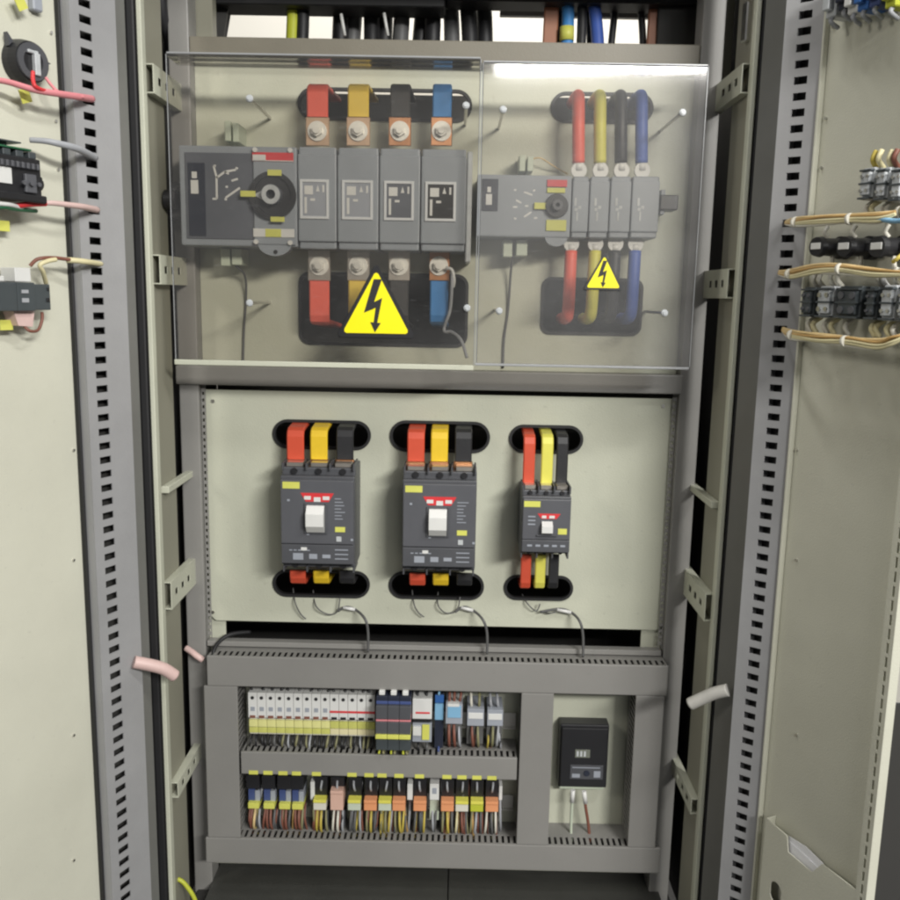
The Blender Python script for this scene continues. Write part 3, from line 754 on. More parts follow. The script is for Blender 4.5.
def wire(name, label, cat, pts, r, m, grp=None, seg=8, sub=6):
    pts = [Vector(p) for p in pts]
    return tag(MB(pts[0]).tube(pts, r, seg, sub).build(name, m), label, cat, grp)
wire('control_wire', 'thin grey wire running down under the large transfer switch', 'wire', [P(236, 266, -.02), P(245, 276, .005), P(246, 300, .024), P(244, 330, .026), P(243, 366, .026)], .0022, 'dwire', 'thin wires behind the clear covers')
wire('control_wire', 'thin grey wire running down under the small transfer switch', 'wire', [P(513, 256, -.02), P(511, 270, .01), P(508, 310, .026), P(504, 340, .026), P(503, 368, .026)], .0022, 'dwire', 'thin wires behind the clear covers')
wire('control_wire', 'thin orange wire behind the top plug of the small transfer switch', 'wire', [P(530, 160, 0), P(540, 158, .0), P(552, 165, .01), P(560, 170, .02), P(568, 174, .02)], .0014, 'orange')
wire('control_wire', 'pale earth wire looping by the blue bar under the large transfer switch', 'wire', [P(452, 272, -.05), P(452, 285, -.06), P(450, 310, -.05), P(444, 330, -.05), P(452, 332, -.06), P(461, 340, -.08), P(467, 358, -.08)], .0028, 'gcable')
wire('control_wire', 'white ferrule wire bolted on the copper end of the blue bar', 'wire', [P(446, 268, -.05), P(452, 270, -.055), P(454, 280, -.055), P(453, 287, -.05)], .003, 'white')

# ================================================================== CIRCUIT BREAKERS (middle panel)
YBk = -.085
def breaker(rect, label, big=True):
    x0, x1, z0, z1 = RC(*rect, YBk)
    w = x1 - x0; h = z1 - z0; D = Y_MID - YBk
    t = thing('circuit_breaker', label, 'circuit breaker', ((x0 + x1) / 2, Y_MID, z0), 0, 'moulded circuit breakers')
    X = lambda u: -w / 2 + u * w
    m = MB(); m.box(X(0), X(1), -D * .78, -.0005, 0, h, .0025, 2)
    m.box(X(0.0), X(1), -D * .92, -D * .78 + .001, h * .05, h * .93, .002, 2)
    for k in range(4):                    # terminal barriers top and bottom
        xx = X(.02 + k * .32)
        m.box(xx - .0015, xx + .0015, -D * .86, -D * .3, h - .004, h + .009, .0005)
        m.box(xx - .0015, xx + .0015, -D * .86, -D * .3, -.007, .004, .0005)
    m.build('body', 'brk', t)
    cv = MB().box(X(.012), X(.988), -D, -D * .92 - .0002, h * .27, h * .90, .0016, 2).build('front_cover', 'brk2', t)
    MB().box(X(.012), X(.988), -D * .99, -D * .92 - .0002, h * .07, h * .262, .0014, 2).build('trip_unit', 'brk', t)
    # terminals
    for k in range(3):
        xx = X(.17 + k * .33)
        a = MB(); a.box(xx - w * .115, xx + w * .115, -D * .74, -D * .4, h + .0003, h + .008, .0008)
        a.build('terminal', 'tin', t)
        a = MB(); a.cyl((xx, -D * .76, h * .965), (0, -1, 0), w * .045, D * .06, 14); a.build('terminal_hole', 'black', t)
        a = MB(); a.cyl((xx, -D * .78, h * .025), (0, -1, 0), w * .045, D * .03, 14); a.build('terminal_hole', 'black', t)
    # toggle with its recess
    if big:
        q = (.36, .61, .395, .655)
        rc = MB(); e = .004
        rc.box(X(q[0]) - e, X(q[0]), -D - .003, -D - .0001, h * q[2] - e, h * q[3] + e, .0006); rc.box(X(q[1]), X(q[1]) + e, -D - .003, -D - .0001, h * q[2] - e, h * q[3] + e, .0006)
        rc.box(X(q[0]), X(q[1]), -D - .003, -D - .0001, h * q[2] - e, h * q[2], .0006); rc.build('toggle_surround', 'brk', t)
        MB().sideprism([(-D - .0003, h * q[2]), (-D - .006, h * q[2]), (-D - .017, h * (q[2] + .07)), (-D - .017, h * (q[3] - .07)), (-D - .005, h * q[3]), (-D - .0003, h * q[3])], X(q[0]) + .0008, X(q[1]) - .0008).build('toggle', 'white', t)
        l = MB().prism([(X(.28), h * .775), (X(.73), h * .775), (X(.66), h * .69), (X(.35), h * .69)], -D - .0006, -D - .0001).build('red_label', 'sredl', t)
        g = MB()
        for (a, b, c2, d2) in ((.33, .71, .42, .745), (.46, .69, .55, .735), (.58, .71, .67, .745)): g.box(X(a), X(c2), -D - .0012, -D - .0007, h * b, h * d2, 0)
        g.build('print', 'white', l)
        MB().box(X(.04), X(.27), -D - .0006, -D - .0001, h * .815, h * .88, 0).build('yellow_label', 'tag', t)
        MB().box(X(.745), X(.88), -D - .0006, -D - .0001, h * .395, h * .445, 0).build('yellow_label', 'tag', t)
        MB().box(X(.76), X(.83), -D - .002, -D - .0001, h * .30, h * .35, .0005).build('test_button', 'smoke', t)
        g = MB()
        for (a, b) in ((.10, .69), (.36, .36), (.955, .31)): g.box(X(a), X(a + .035), -D - .0012, -D - .0001, h * b, h * (b + .02), 0)
        for k in range(7): g.box(X(.74), X(.74 + .08 + .09 * random.random()), -D - .0006, -D - .0001, h * (.52 + k * .033), h * (.528 + k * .033), 0)
        g.build('printed_marks', 'relaygrey', t)
        g = MB()
        g.box(X(.17), X(.31), -D * .99 - .0008, -D * .99 - .0001, h * .11, h * .175, 0); g.box(X(.39), X(.50), -D * .99 - .0008, -D * .99 - .0001, h * .12, h * .17, 0); g.box(X(.57), X(.68), -D * .99 - .0008, -D * .99 - .0001, h * .13, h * .165, 0)
        for k in range(5): g.box(X(.12 + k * .06), X(.16 + k * .06), -D * .99 - .0008, -D * .99 - .0001, h * .20, h * .21, 0)
        for k in range(3): g.box(X(.74), X(.92), -D * .99 - .0008, -D * .99 - .0001, h * (.12 + .045 * k), h * (.13 + .045 * k), 0)
        g.build('setting_scale', 'relaygrey', t)
        g = MB(); g.box(X(.28), X(.36), -D * .99 - .0012, -D * .99 - .0001, h * .205, h * .235, 0); g.build('setting_dial', 'white', t)
    else:
        MB().sideprism([(-D - .0003, h * .36), (-D - .012, h * .40), (-D - .012, h * .50), (-D - .0003, h * .56)], X(.40), X(.62)).build('toggle', 'white', t)
        MB().box(X(.30), X(.72), -D - .004, -D - .0001, h * .33, h * .35, .0005).build('toggle_surround', 'brk', t)
        l = MB().prism([(X(.31), h * .68), (X(.78), h * .68), (X(.70), h * .60), (X(.39), h * .60)], -D - .0006, -D - .0001).build('red_label', 'sredl', t)
        g = MB(); g.box(X(.40), X(.49), -D - .0012, -D - .0007, h * .61, h * .65, 0); g.box(X(.55), X(.66), -D - .0012, -D - .0007, h * .61, h * .65, 0); g.build('print', 'white', l)
        MB().box(X(.03), X(.36), -D - .0006, -D - .0001, h * .78, h * .87, 0).build('yellow_label', 'tag', t)
        MB().box(X(.74), X(.92), -D - .0006, -D - .0001, h * .36, h * .45, 0).build('yellow_label', 'tag', t)
        g = MB()
        for k in range(5): g.box(X(.12 + k * .17), X(.22 + k * .17), -D * .99 - .0008, -D * .99 - .0001, h * .16, h * .19, 0)
        for k in range(3): g.box(X(.12), X(.27), -D - .0006, -D - .0001, h * (.50 + k * .06), h * (.52 + k * .06), 0)
        g.build('printed_marks', 'relaygrey', t)
    return t
breaker((280, 470, 354, 571), 'dark grey circuit breaker at the left of the three')
breaker((402, 474, 476, 574), 'dark grey circuit breaker in the middle of the three')
breaker((522, 493, 571, 557), 'smallest dark grey circuit breaker below thin sleeved bars', False)
YBb = -.03
G3 = 'sleeved bars feeding the circuit breakers'
for (who, xs, yt, yb, yb2, yb3, wpx) in (('left circuit breaker', (295.5, 319, 345), 430, 459, 573, 586, 17), ('middle circuit breaker', (416, 439.5, 463.5), 432, 461, 576, 588, 17)):
    for k, (m, nm) in enumerate((('red', 'red'), ('yellow', 'yellow'), ('blacksl', 'black'))):
        cx = PX(xs[k], 445, YBb); w = PX(xs[k] + wpx / 2, 445, YBb) - PX(xs[k] - wpx / 2, 445, YBb)
        zt, zb = PZ(xs[k], yt, YBb), PZ(xs[k], yb, YBb)
        bar('busbar', m, f'{nm} sleeved busbar into the top of the {who}', cx, w, .008, zt, zb, YBb, .13, None, (PZ(xs[k], yb + 8, YBb), zb - .0004), None, G3)
        cx = PX(xs[k] + 1, 580, YBb)
        zt, zb = PZ(xs[k], yb2, YBb), PZ(xs[k], yb3, YBb)
        bar('busbar', m, f'{nm} sleeved busbar out of the bottom of the {who}', cx, w * .95, .008, zt, zb, YBb + .015, .13, None, None, None, G3, False)
for k, (m, nm, a, b) in enumerate((('red', 'red', 529, 526), ('lemon', 'yellow', 547, 540.5), ('blacksl', 'black', 562, 554))):
    cx = PX(a, 460, YBb); w = PX(a + 5.8, 460, YBb) - PX(a - 5.8, 460, YBb)
    bar('busbar', m, f'{nm} narrow sleeved bar into the top of the smallest circuit breaker', cx, w, .008, PZ(a, 437, YBb), PZ(a, 484, YBb), YBb, .13, None, (PZ(a, 490, YBb), PZ(a, 484, YBb) - .0004), None, G3)
    cx = PX(b, 575, YBb)
    bar('busbar', m, f'{nm} narrow sleeved bar out of the bottom of the smallest circuit breaker', cx, w * .9, .008, PZ(b, 556, YBb), PZ(b, 590, YBb), YBb + .01, .13, None, None, None, G3, False)
# thin looping control wires below the breakers
for (who, pts1, pts2, pts3) in (
    ('left circuit breaker', [(293, 588), (295, 602), (300, 613), (306, 619)], [(313, 590), (316, 606), (327, 614), (337, 612), (340, 598)], [(338, 611), (346, 607), (356, 610), (365, 619), (368, 632), (368, 652)]),
    ('middle circuit breaker', [(412, 590), (414, 604), (418, 612), (424, 617)], [(438, 592), (438, 605), (446, 613), (457, 610), (460, 597)], [(455, 612), (464, 607), (474, 611), (483, 620), (487, 633), (487, 654)]),
    ('smallest circuit breaker', [(522, 594), (527, 603), (536, 611), (540, 604)], [(534, 610), (548, 613), (556, 612)], [(540, 612), (560, 609), (572, 613), (580, 622), (583, 636), (583, 657)])):
    Yw = .008
    def pw(l, last=None):
        out = [P(a, b, Yw + (.03 if i == 0 else 0)) for i, (a, b) in enumerate(l)]
        return out
    g = 'thin control wires under the circuit breakers'
    wire('control_wire', f'thin dark wire hanging at the left below the {who}', 'wire', pw(pts1), .0013, 'dwire', g)
    wire('control_wire', f'thin dark wire looping below the {who}', 'wire', pw(pts2), .0013, 'dwire', g)
    th = thing('control_cable', f'grey control cable running from the {who} down into the grey duct', 'cable', P(*pts3[0], Yw), 0, 'grey control cables entering the duct')
    o = th.location
    pts = [P(a, b, Yw - (.025 if i > 2 else 0)) for i, (a, b) in enumerate(pts3)]; MB(o).tube(pts, .0026, 10).build('sheath', 'dwire', th)
    MB(o).tube([P(pts3[1][0] - 3, pts3[1][1] + .5, Yw - .001), P(pts3[2][0] - 1, pts3[2][1] - .5, Yw - .001)], .0034, 10).build('white_sleeve', 'white', th)

# ================================================================== CABLE DUCTS
Y_DF = -.05
def duct(label, rect, axis, slots=(1, 1), holes_pitch=.0115):
    x0, x1, z0, z1 = RC(*rect, Y_DF)
    t = thing('cable_duct', label, 'cable duct', ((x0 + x1) / 2, Y_LOW, z0), 0, 'grey cable ducts framing the terminal rows')
    o = t.location
    MB(o).box(x0, x1, Y_DF, Y_DF + .006, z0, z1, .0018, 2).build('duct_cover', 'duct', t)
    ins = .0035; ya, yb = Y_DF + .0065, Y_LOW - .001
    L0, L1 = (x0, x1) if axis == 'x' else (z0, z1)
    n = max(3, int((L1 - L0) / holes_pitch)); p = (L1 - L0) / n
    ls = [L0]
    for k in range(n): ls += [L0 + k * p + p * .28, L0 + k * p + p * .72]
    ls.append(L1)
    ys = [ya, ya + .005, ya + .030, yb]
    hole = lambda i, j: j == 1 and i % 2 == 1
    for k, (edge, yes) in enumerate(zip(((z0, z1) if axis == 'x' else (x0, x1)), slots)):
        if not yes: continue
        sg = 1 if k == 0 else -1
        e = edge + sg * ins
        if axis == 'x': f = lambda a, b, c2: (a, c2, e + sg * b)
        else: f = lambda a, b, c2: (e + sg * b, c2, a)
        MB(o).plate(ls, ys, hole, 0, .0016, f).build('slotted_side', 'duct', t)
    if axis == 'x': MB(o).box(x0 + .001, x1 - .001, Y_LOW - .008, Y_LOW - .0008, z0 + .007, z1 - .007, 0).build('duct_back', 'void', t)
    else: MB(o).box(x0 + .007, x1 - .007, Y_LOW - .008, Y_LOW - .0008, z0 + .001, z1 - .001, 0).build('duct_back', 'void', t)
    return t, (x0, x1, z0, z1)
_, top_d = duct('wide grey cable duct above both terminal rows with cables dropping in', (207, 661, 668, 691), 'x')
zt_ = top_d[2]
_, mid_d = duct('grey cable duct between the two terminal rows with yellow stickers', (241, 755, 517, 777), 'x')
_, bot_d = duct('grey cable duct under the lower terminal row at the bottom', (206, 843, 660, 868), 'x', (0, 1))
def vduct(label, a, b, slots):
    x0, x1 = PX(a, 770, Y_DF), PX(b, 770, Y_DF)
    t = thing('cable_duct', label, 'cable duct', ((x0 + x1) / 2, Y_LOW, bot_d[3] + .001), 0, 'grey cable ducts framing the terminal rows')
    o = t.location; z0, z1 = bot_d[3] + .0006, top_d[2] - .0006
    MB(o).box(x0, x1, Y_DF + .0004, Y_DF + .006, z0, z1, .0018, 2).build('duct_cover', 'duct', t)
    n = int((z1 - z0) / .0115); p = (z1 - z0) / n; ls = [z0]
    for k in range(n): ls += [z0 + k * p + p * .22, z0 + k * p + p * .78]
    ls.append(z1); ya, yb = Y_DF + .0065, Y_LOW - .001; ys = [ya, ya + .006, yb - .016, yb]
    for k, e in enumerate((x0 + .0035, x1 - .0035)):
        if not slots[k]: continue
        sg = 1 if k == 0 else -1
        MB(o).plate(ls, ys, lambda i, j: j == 1 and i % 2 == 1, 0, .0016, lambda a_, b_, c_: (e + sg * b_, c_, a_)).build('slotted_side', 'duct', t)
    MB(o).box(x0 + .007, x1 - .007, Y_LOW - .008, Y_LOW - .0008, z0, z1, 0).build('duct_back', 'void', t)
    return x0, x1
vl = vduct('upright grey cable duct left of the terminal rows', 206, 239, (0, 1))
vm = vduct('upright grey cable duct between terminal rows and black controller', 519, 551, (1, 1))
vr = vduct('upright grey cable duct right of the black controller', 632, 660, (1, 0))

# ================================================================== TERMINAL ROWS
XR = 310
def zr(y, Y, x=XR): return PZ(x, y, Y)
def rail(label, y):
    z = zr(y, .02); x0, x1 = vl[1] + .003, vm[0] - .003
    t = thing('mounting_rail', label, 'rail', ((x0 + x1) / 2, Y_LOW, z), 0, 'steel rails behind the terminal rows')
    o = t.location
    m = MB(o); m.box(x0, x1, Y_LOW - .0075, Y_LOW - .0005, z - .0125, z + .0125, .0005); m.box(x0, x1, Y_LOW - .009, Y_LOW - .0076, z - .0175, z - .0126, .0003); m.box(x0, x1, Y_LOW - .009, Y_LOW - .0076, z + .0126, z + .0175, .0003)
    m.build('rail_profile', 'steel', t)
rail('steel mounting rail behind the upper row of white blocks', 718); rail('steel mounting rail behind the lower row of relays', 800)
YR = Y_LOW - .0095
ORD = ['first', 'second', 'third', 'fourth', 'fifth', 'sixth', 'seventh', 'eighth', 'ninth', 'tenth', 'eleventh', 'twelfth', 'thirteenth', 'fourteenth', 'fifteenth', 'sixteenth']
def unit(name, cat, label, x0px, x1px, bands, wires=(), group=None, ymid=720, Yx=-.03, gap=.0006, ref=XR):
    """a rail-mounted unit: bands are (part, y top, y bottom, front depth, material), wires (x share, y from, y to, material, radius)"""
    x0, x1 = PX(x0px, ymid, Yx) + gap / 2, PX(x1px, ymid, Yx) - gap / 2
    zb = min(zr(b[2], b[3], ref) for b in bands)
    t = thing(name, label, cat, ((x0 + x1) / 2, YR, zb), 0, group)
    o = t.location; w = x1 - x0
    for (part, ya, yb, Yf, m, *more) in bands:
        u0, u1 = more[0] if more else (0, 1)
        MB(o).box(x0 + w * u0, x0 + w * u1, Yf, YR, zr(yb, Yf, ref), zr(ya, Yf, ref), .0009, 2).build(part, m, t)
    for (u, ya, yb, m, r, *yy) in wires:
        Yw = yy[0] if yy else -.02
        xx = x0 + w * u; za, zb_ = zr(ya, Yw, ref), zr(yb, Yw, ref); j = (random.random() - .5) * .006
        MB(o).tube([(xx, Yw + .006, za), (xx + j * .4, Yw - .004, za + (zb_ - za) * .35), (xx + j, Yw, za + (zb_ - za) * .7), (xx + j * 1.3, Yw + .022, zb_)], r, 7, 4).build('lead_wire', m, t)
    return t
# white fuse blocks: one built, then copied
def fuse_block(label, red):
    p = 9.05
    t = unit('fuse_block', 'fuse block', label, 248, 248 + p,
         [('body', 694, 719, -.028, 'white'), ('lower_body', 719.5, 735, -.020, 'offwhite'), ('marker_strip', 721, 728, -.0235, 'paleyellow' if not red else 'citron'), ('marker_strip', 728.6, 734, -.0225, 'citron' if not red else 'cream')],
         [], 'white and yellow fuse blocks in the upper row')
    o = t.location; x = o.x; w = (PX(257, 720, -.03) - PX(248, 720, -.03))
    MB(o).cyl((x, -.0282, zr(699, -.028)), (0, -1, 0), w * .20, .0006, 12).build('screw_hole', 'black', t)
    MB(o).box(x - w * .3, x + w * .3, -.0292, -.0282, zr(719, -.028), zr(716.5, -.028), 0).build('notch', 'brown' if not red else 'black', t)
    if red: MB(o).box(x - w * .48, x + w * .48, -.0289, -.0281, zr(712.2, -.028), zr(710.2, -.028), 0).build('red_line', 'sredl', t)
    else: MB(o).box(x - w * .2, x + w * .25, -.0289, -.0281, zr(712, -.028), zr(708, -.028), 0).build('print', 'relaygrey', t)
    return t
p_w = PX(257.05, 720, -.03) - PX(248, 720, -.03)
pa = fuse_block('first white fuse block with yellow foot from the left of the upper row', False)
pb = fuse_block('white fuse block with a red line, right after the plain ones', True)
pb.location.x += 9 * p_w
for k in range(1, 9):
    c_ = copy_tree(pa); c_.location.x += k * p_w; c_['label'] = f'{ORD[k]} white fuse block with yellow foot from the left of the upper row'
pb['label'] = 'first white fuse block with a thin red line, beside the plain white ones'
for k in range(1, 5):
    c_ = copy_tree(pb); c_.location.x += k * p_w; c_['label'] = f'{ORD[k]} white fuse block with a thin red line, counted from the left'
def rnd(a, b): return a + (b - a) * random.random()
def loose_leads(t, xs, y0, y1, mats, Y0=-.012, r=.002, ref=XR, name='lead_wire', emax=.014):
    for x in xs:
        za, zb = zr(y0, Y0, ref), zr(y1, Y0, ref); o = t.location
        d = rnd(-.005, .005); e = rnd(.003, emax)
        MB(o).tube([(x, Y0 + .008, za), (x + d * .3, Y0 - e, za + (zb - za) * rnd(.25, .4)), (x + d, Y0 - e * .6, za + (zb - za) * rnd(.6, .75)), (x + d * 1.2, Y0 + .012, zb)], r * rnd(.85, 1.15), 7, 4).build(name, random.choice(mats), t)
for t in [x for x in bpy.data.objects if x.name.startswith('fuse_block') and x.parent is None]:
    w9 = p_w
    loose_leads(t, (t.location.x + rnd(-.2, .2) * w9,), 694, 685, ('black', 'black', 'dwire'), -.010, .0026, emax=.005)
    loose_leads(t, (t.location.x - .25 * w9, t.location.x + .22 * w9), 734, 753, ('black', 'black', 'black', 'dwire', 'olive', 'gcable'), -.012, .0022)
# black relays with blue tops
for k, nm in enumerate(('left', 'middle', 'right')):
    a = 376 + k * 11.7
    t = unit('relay', 'relay', f'black relay with blue top and yellow tab, {nm} of the three together', a, a + 11.7,
         [('blue_top', 695, 704.5, -.060, 'navy'), ('blue_band', 700, 703, -.0612, 'indigo'), ('body', 705, 718, -.068, 'brk'), ('stripe', 718.6, 720.3, -.066, 'pink'), ('lower_body', 721, 733, -.070, 'brk'), ('yellow_tab', 734, 738, -.074, 'tag'), ('foot', 738.5, 749, -.060, 'slate')],
         [(.3, 749, 753, 'ygreen', .002, -.055), (.6, 749, 753, 'olive', .002, -.055)], 'black relays with blue tops', 720, -.06, ref=330)
    o = t.location; MB(o).box(o.x - .006, o.x + .005, -.058, -.03, zr(694.6, -.06, 330), zr(690, -.058, 330), .001).build('plug', 'white', t)
# the other units at the right of the upper row
unit('miniature_breaker', 'miniature breaker', 'white miniature breaker beside the black relays', 412.5, 432, [('body', 699, 719, -.040, 'white'), ('print', 712, 714, -.0405, 'sredl', (.15, .9)), ('toggle_slot', 719.5, 722, -.036, 'black'), ('foot', 723, 742, -.030, 'relaygrey'), ('white_tag', 727, 736, -.034, 'white', (.02, .45)), ('yellow_tag', 725, 740, -.033, 'tag', (.5, .88))],
     [(.25, 700, 688, 'black', .0025), (.7, 700, 688, 'black', .0025), (.3, 742, 753, 'black', .0025), (.75, 742, 753, 'dwire', .0025)], None, 720, ref=422)
unit('terminal_block', 'terminal', 'blue terminal block between white breaker and grey relay', 434.5, 443.5, [('body', 694, 748, -.020, 'navy'), ('marker_strip', 704, 720, -.024, 'lblue'), ('upper_clamp', 695, 703, -.022, 'blue')],
     [(.4, 696, 688, 'lblue', .0025), (.5, 746, 754, 'indigo', .0025)], None, 720, ref=439)
unit('relay', 'relay', 'grey white relay with brown wires right of the blue block', 445.5, 462.5, [('body', 704, 724, -.036, 'relaygrey'), ('face', 706, 718, -.0375, 'lblue', (.1, .9)), ('print', 704.3, 707, -.038, 'white', (.1, .8)), ('base', 724.5, 742, -.015, 'tooth')],
     [(.2, 704, 690, 'brown', .0028), (.5, 704, 690, 'brown', .0028), (.8, 704, 690, 'brown', .0026), (.2, 725, 752, 'brown', .003), (.5, 725, 752, 'brown', .003), (.8, 728, 752, 'gcable', .0026)], None, 720, ref=454)
unit('relay', 'relay', 'slim grey relay with white band and brown wire below, second from right', 467, 484, [('body', 709, 726, -.034, 'relaygrey'), ('white_band', 713, 719, -.0352, 'white', (.06, .94)), ('base', 726.5, 744, -.012, 'tooth')],
     [(.25, 709, 692, 'offwhite', .0028), (.7, 709, 692, 'olive', .0028), (.3, 726, 752, 'brown', .0026), (.65, 726, 752, 'olive', .0026)], 'slim grey relays at the end of the upper row', 720, ref=475)
unit('relay', 'relay', 'slim grey relay with white band at the right end of upper row', 487, 503, [('body', 710, 726, -.034, 'relaygrey'), ('white_band', 714, 720, -.0352, 'white', (.06, .94)), ('base', 726.5, 744, -.012, 'tooth')],
     [(.25, 709, 694, 'gcable', .0028), (.7, 709, 694, 'gcable', .0028), (.4, 726, 752, 'olive', .0026), (.75, 726, 752, 'gcable', .0026)], 'slim grey relays at the end of the upper row', 720, ref=495)
# lower row
for k, xc in enumerate((253, 268.5, 284, 297)):
    unit('terminal_relay', 'relay', f'dark terminal relay with yellow lever, {ORD[k]} from the left in the lower row', xc - 6.6, xc + 6.6,
         [('body', 777, 790, -.030, 'black'), ('blue_face', 791, 803, -.020, 'indigo', (.05, .55)), ('white_face', 792, 804, -.0205, 'relaygrey', (.57, .95)), ('yellow_lever', 804.5, 810, -.030, 'tag', (.1, .95))],
         [(.2, 811, 836, 'brown', .0026, -.012), (.5, 811, 836, ('orange', 'brown', 'brown', 'brown')[k], .0028, -.016), (.8, 811, 836, ('gcable', 'dwire', 'dwire', 'olive')[k], .0026, -.012)], 'dark terminal relays with yellow levers', 800)
unit('end_clamp', 'clamp', 'narrow white end clamp beside the dark terminal relays', 309.5, 314, [('body', 782, 800, -.02, 'white')], [(.5, 800, 836, 'olive', .0024, -.012)], None, 800)
RO = [(320, 'lemon', 'offwhite', 'yellow topped relay right of the narrow white clamp', ('ywire', 'ywire', 'olive')),
      (337, 'peach', 'peach', 'pale pink relay standing higher in the lower row', ('offwhite', 'offwhite', 'gcable')),
      (354.5, 'lemon', 'palegreen', 'yellow and green relay right of the pale pink relay', ('dwire', 'dwire', 'gcable')),
      (370.5, 'orangepl', 'orangepl', 'first orange relay from the left in the lower row', ('olive', 'ywire', 'dwire')),
      (385, 'lemon', 'palegreen', 'pale green relay between two orange relays', ('olive', 'olive', 'ywire')),
      (399, 'orangepl', 'orangepl', 'second orange relay from the left in the lower row', ('olive', 'ywire', 'ywire')),
      (420, 'orangepl', 'orangepl', 'third orange relay from the left, left of tall white relay', ('dwire', 'slate', 'ywire')),
      (447.5, 'orangepl', 'orangepl', 'fourth orange relay from the left, right of tall white relay', ('olive', 'ywire', 'dwire')),
      (462, 'lemon', 'offwhite', 'cream relay with yellow top right of the fourth orange relay', ('cream', 'brown', 'dwire')),
      (477, 'lemon', 'ygreen', 'yellow green relay left of the last orange relay', ('olive', 'gcable', 'dwire')),
      (492, 'orangepl', 'orangepl', 'last orange relay at the right end of the lower row', ('offwhite', 'dwire', 'offwhite'))]
for (xc, m1, m2, lab, ws) in RO:
    hi = -9 if 'higher' in lab else 0
    unit('relay', 'relay', lab, xc - 6.5, xc + 6.5, [('socket', 777, 800 + hi - .5, -.018, 'black'), ('relay_top', 800 + hi, 803 + hi, -.036, m1), ('relay_body', 803.3 + hi, 810, -.034, m2), ('base', 810.5, 826, -.006, 'brk')],
         [(.15, 811, 838, ws[0], .0024, -.014), (.5, 812, 838, ws[1], .0026, -.018), (.85, 811, 838, ws[2], .0024, -.014), (.5, 792, 778, 'gcable', .0022, -.020)], 'coloured relays in the lower row', 800, ref=xc * .55 + XR * .45)
unit('terminal_block', 'terminal', 'slim white terminal block between the second and third orange relays', 407, 412.5, [('body', 784, 800, -.026, 'white')], [(.5, 800, 838, 'gcable', .0024, -.012)], None, 800, ref=410)
unit('relay', 'relay', 'tall white relay between the third and fourth orange relays', 429.5, 439, [('body', 784, 800, -.032, 'white'), ('print', 788, 794, -.0325, 'relaygrey', (.25, .75)), ('base', 800.5, 820, -.012, 'palegreen')], [(.3, 810, 838, 'gcable', .0026, -.014), (.7, 810, 838, 'dwire', .0026, -.014)], None, 800, ref=434)
unit('end_clamp', 'clamp', 'narrow pale end clamp after the last orange relay', 499, 502.5, [('body', 786, 800, -.02, 'white')], [(.5, 800, 838, 'gcable', .0024, -.012)], None, 800, ref=490)
# yellow stickers on the middle duct
md = [o for o in bpy.data.objects if o.get('label') == 'grey cable duct between the two terminal rows with yellow stickers'][0]
zs_ = mid_d[2]
for xc in (253.5, 268, 283, 296.5, 316.5, 352, 369, 382, 399, 419.5, 447, 462, 477, 492):
    x = PX(xc, 773, Y_DF); MB(md.location).box(x - .0088, x + .0088, Y_DF - .0007, Y_DF - .0001, zs_ - .0003, zs_ + .0075, 0).build('yellow_sticker', 'tag', md)

# ================================================================== BLACK CONTROLLER
def controller():
    Yf = -.004
    q = RC(559.5, 726, 608.5, 789, Yf)
    t = thing('controller', 'small black controller with grey display beside the terminal rows', 'controller', ((q[0] + q[1]) / 2, Y_LOW, q[2]))
    o = t.location; B = lambda: MB(o)
    B().box(q[0], q[1], Yf + .006, Y_LOW - .0005, q[2], q[3], .003, 2).build('body', 'black', t)
    B().box(q[0] + .003, q[1] - .003, Yf, Yf + .0058, q[2] + .004, q[3] - .005, .002, 2).build('front_cover', 'black', t)
    n = RC(575, 749.5, 590, 757.5, Yf); d = B().box(n[0], n[1], Yf - .0012, Yf - .0001, n[2], n[3], .0003).build('display', 'lcd', t)
    g = B()
    for k in range(3): g.box(n[0] + .003 + k * .007, n[0] + .007 + k * .007, Yf - .0018, Yf - .0013, n[2] + .003, n[3] - .003, 0)
    g.build('digits', 'smoke', d)
    n = RC(570, 765, 603, 779, Yf); d = B().box(n[0], n[1], Yf - .0012, Yf - .0001, n[2], n[3], .0004).build('keypad', 'brk', t)
    g = B(); W = n[1] - n[0]; H = n[3] - n[2]
    g.box(n[0] + W * .06, n[0] + W * .30, Yf - .0018, Yf - .0013, n[2] + H * .12, n[2] + H * .38, 0); g.box(n[0] + W * .06, n[0] + W * .9, Yf - .0018, Yf - .0013, n[2] + H * .80, n[2] + H * .86, 0)
    g.box(n[0] + W * .72, n[0] + W * .92, Yf - .0018, Yf - .0013, n[2] + H * .15, n[2] + H * .6, 0); g.build('printed_marks', 'relaygrey', d)
    B().cyl((n[0] + W * .5, Yf - .0013, n[2] + H * .45), (0, -1, 0), H * .2, .002, 16).build('button', 'navy', d)
    B().box(q[0] + .004, q[1] - .004, Yf + .012, Y_LOW - .001, q[2] - .008, q[2] - .0003, .001).build('terminal_strip', 'palegreen', t)
    return q
cq = controller()
for t in [x for x in bpy.data.objects if x.parent is None and x.get('group') in ('coloured relays in the lower row', 'dark terminal relays with yellow levers', 'slim grey relays at the end of the upper row')]:
    up = t['group'].startswith('slim')
    loose_leads(t, [t.location.x + rnd(-.0135, .0135) for _ in range(4 if up else 7)], 728 if up else 806, 752 if up else 840, ('brown', 'dwire', 'olive', 'black', 'brown', 'ywire', 'gcable', 'ochre', 'brown'), -.004, .0021, 495 if up else 380)
    if not up: loose_leads(t, [t.location.x + rnd(-.014, .014) for _ in range(4)], 776, 806, ('dwire', 'black', 'brown', 'gcable', 'black'), -.002, .0021, 380)
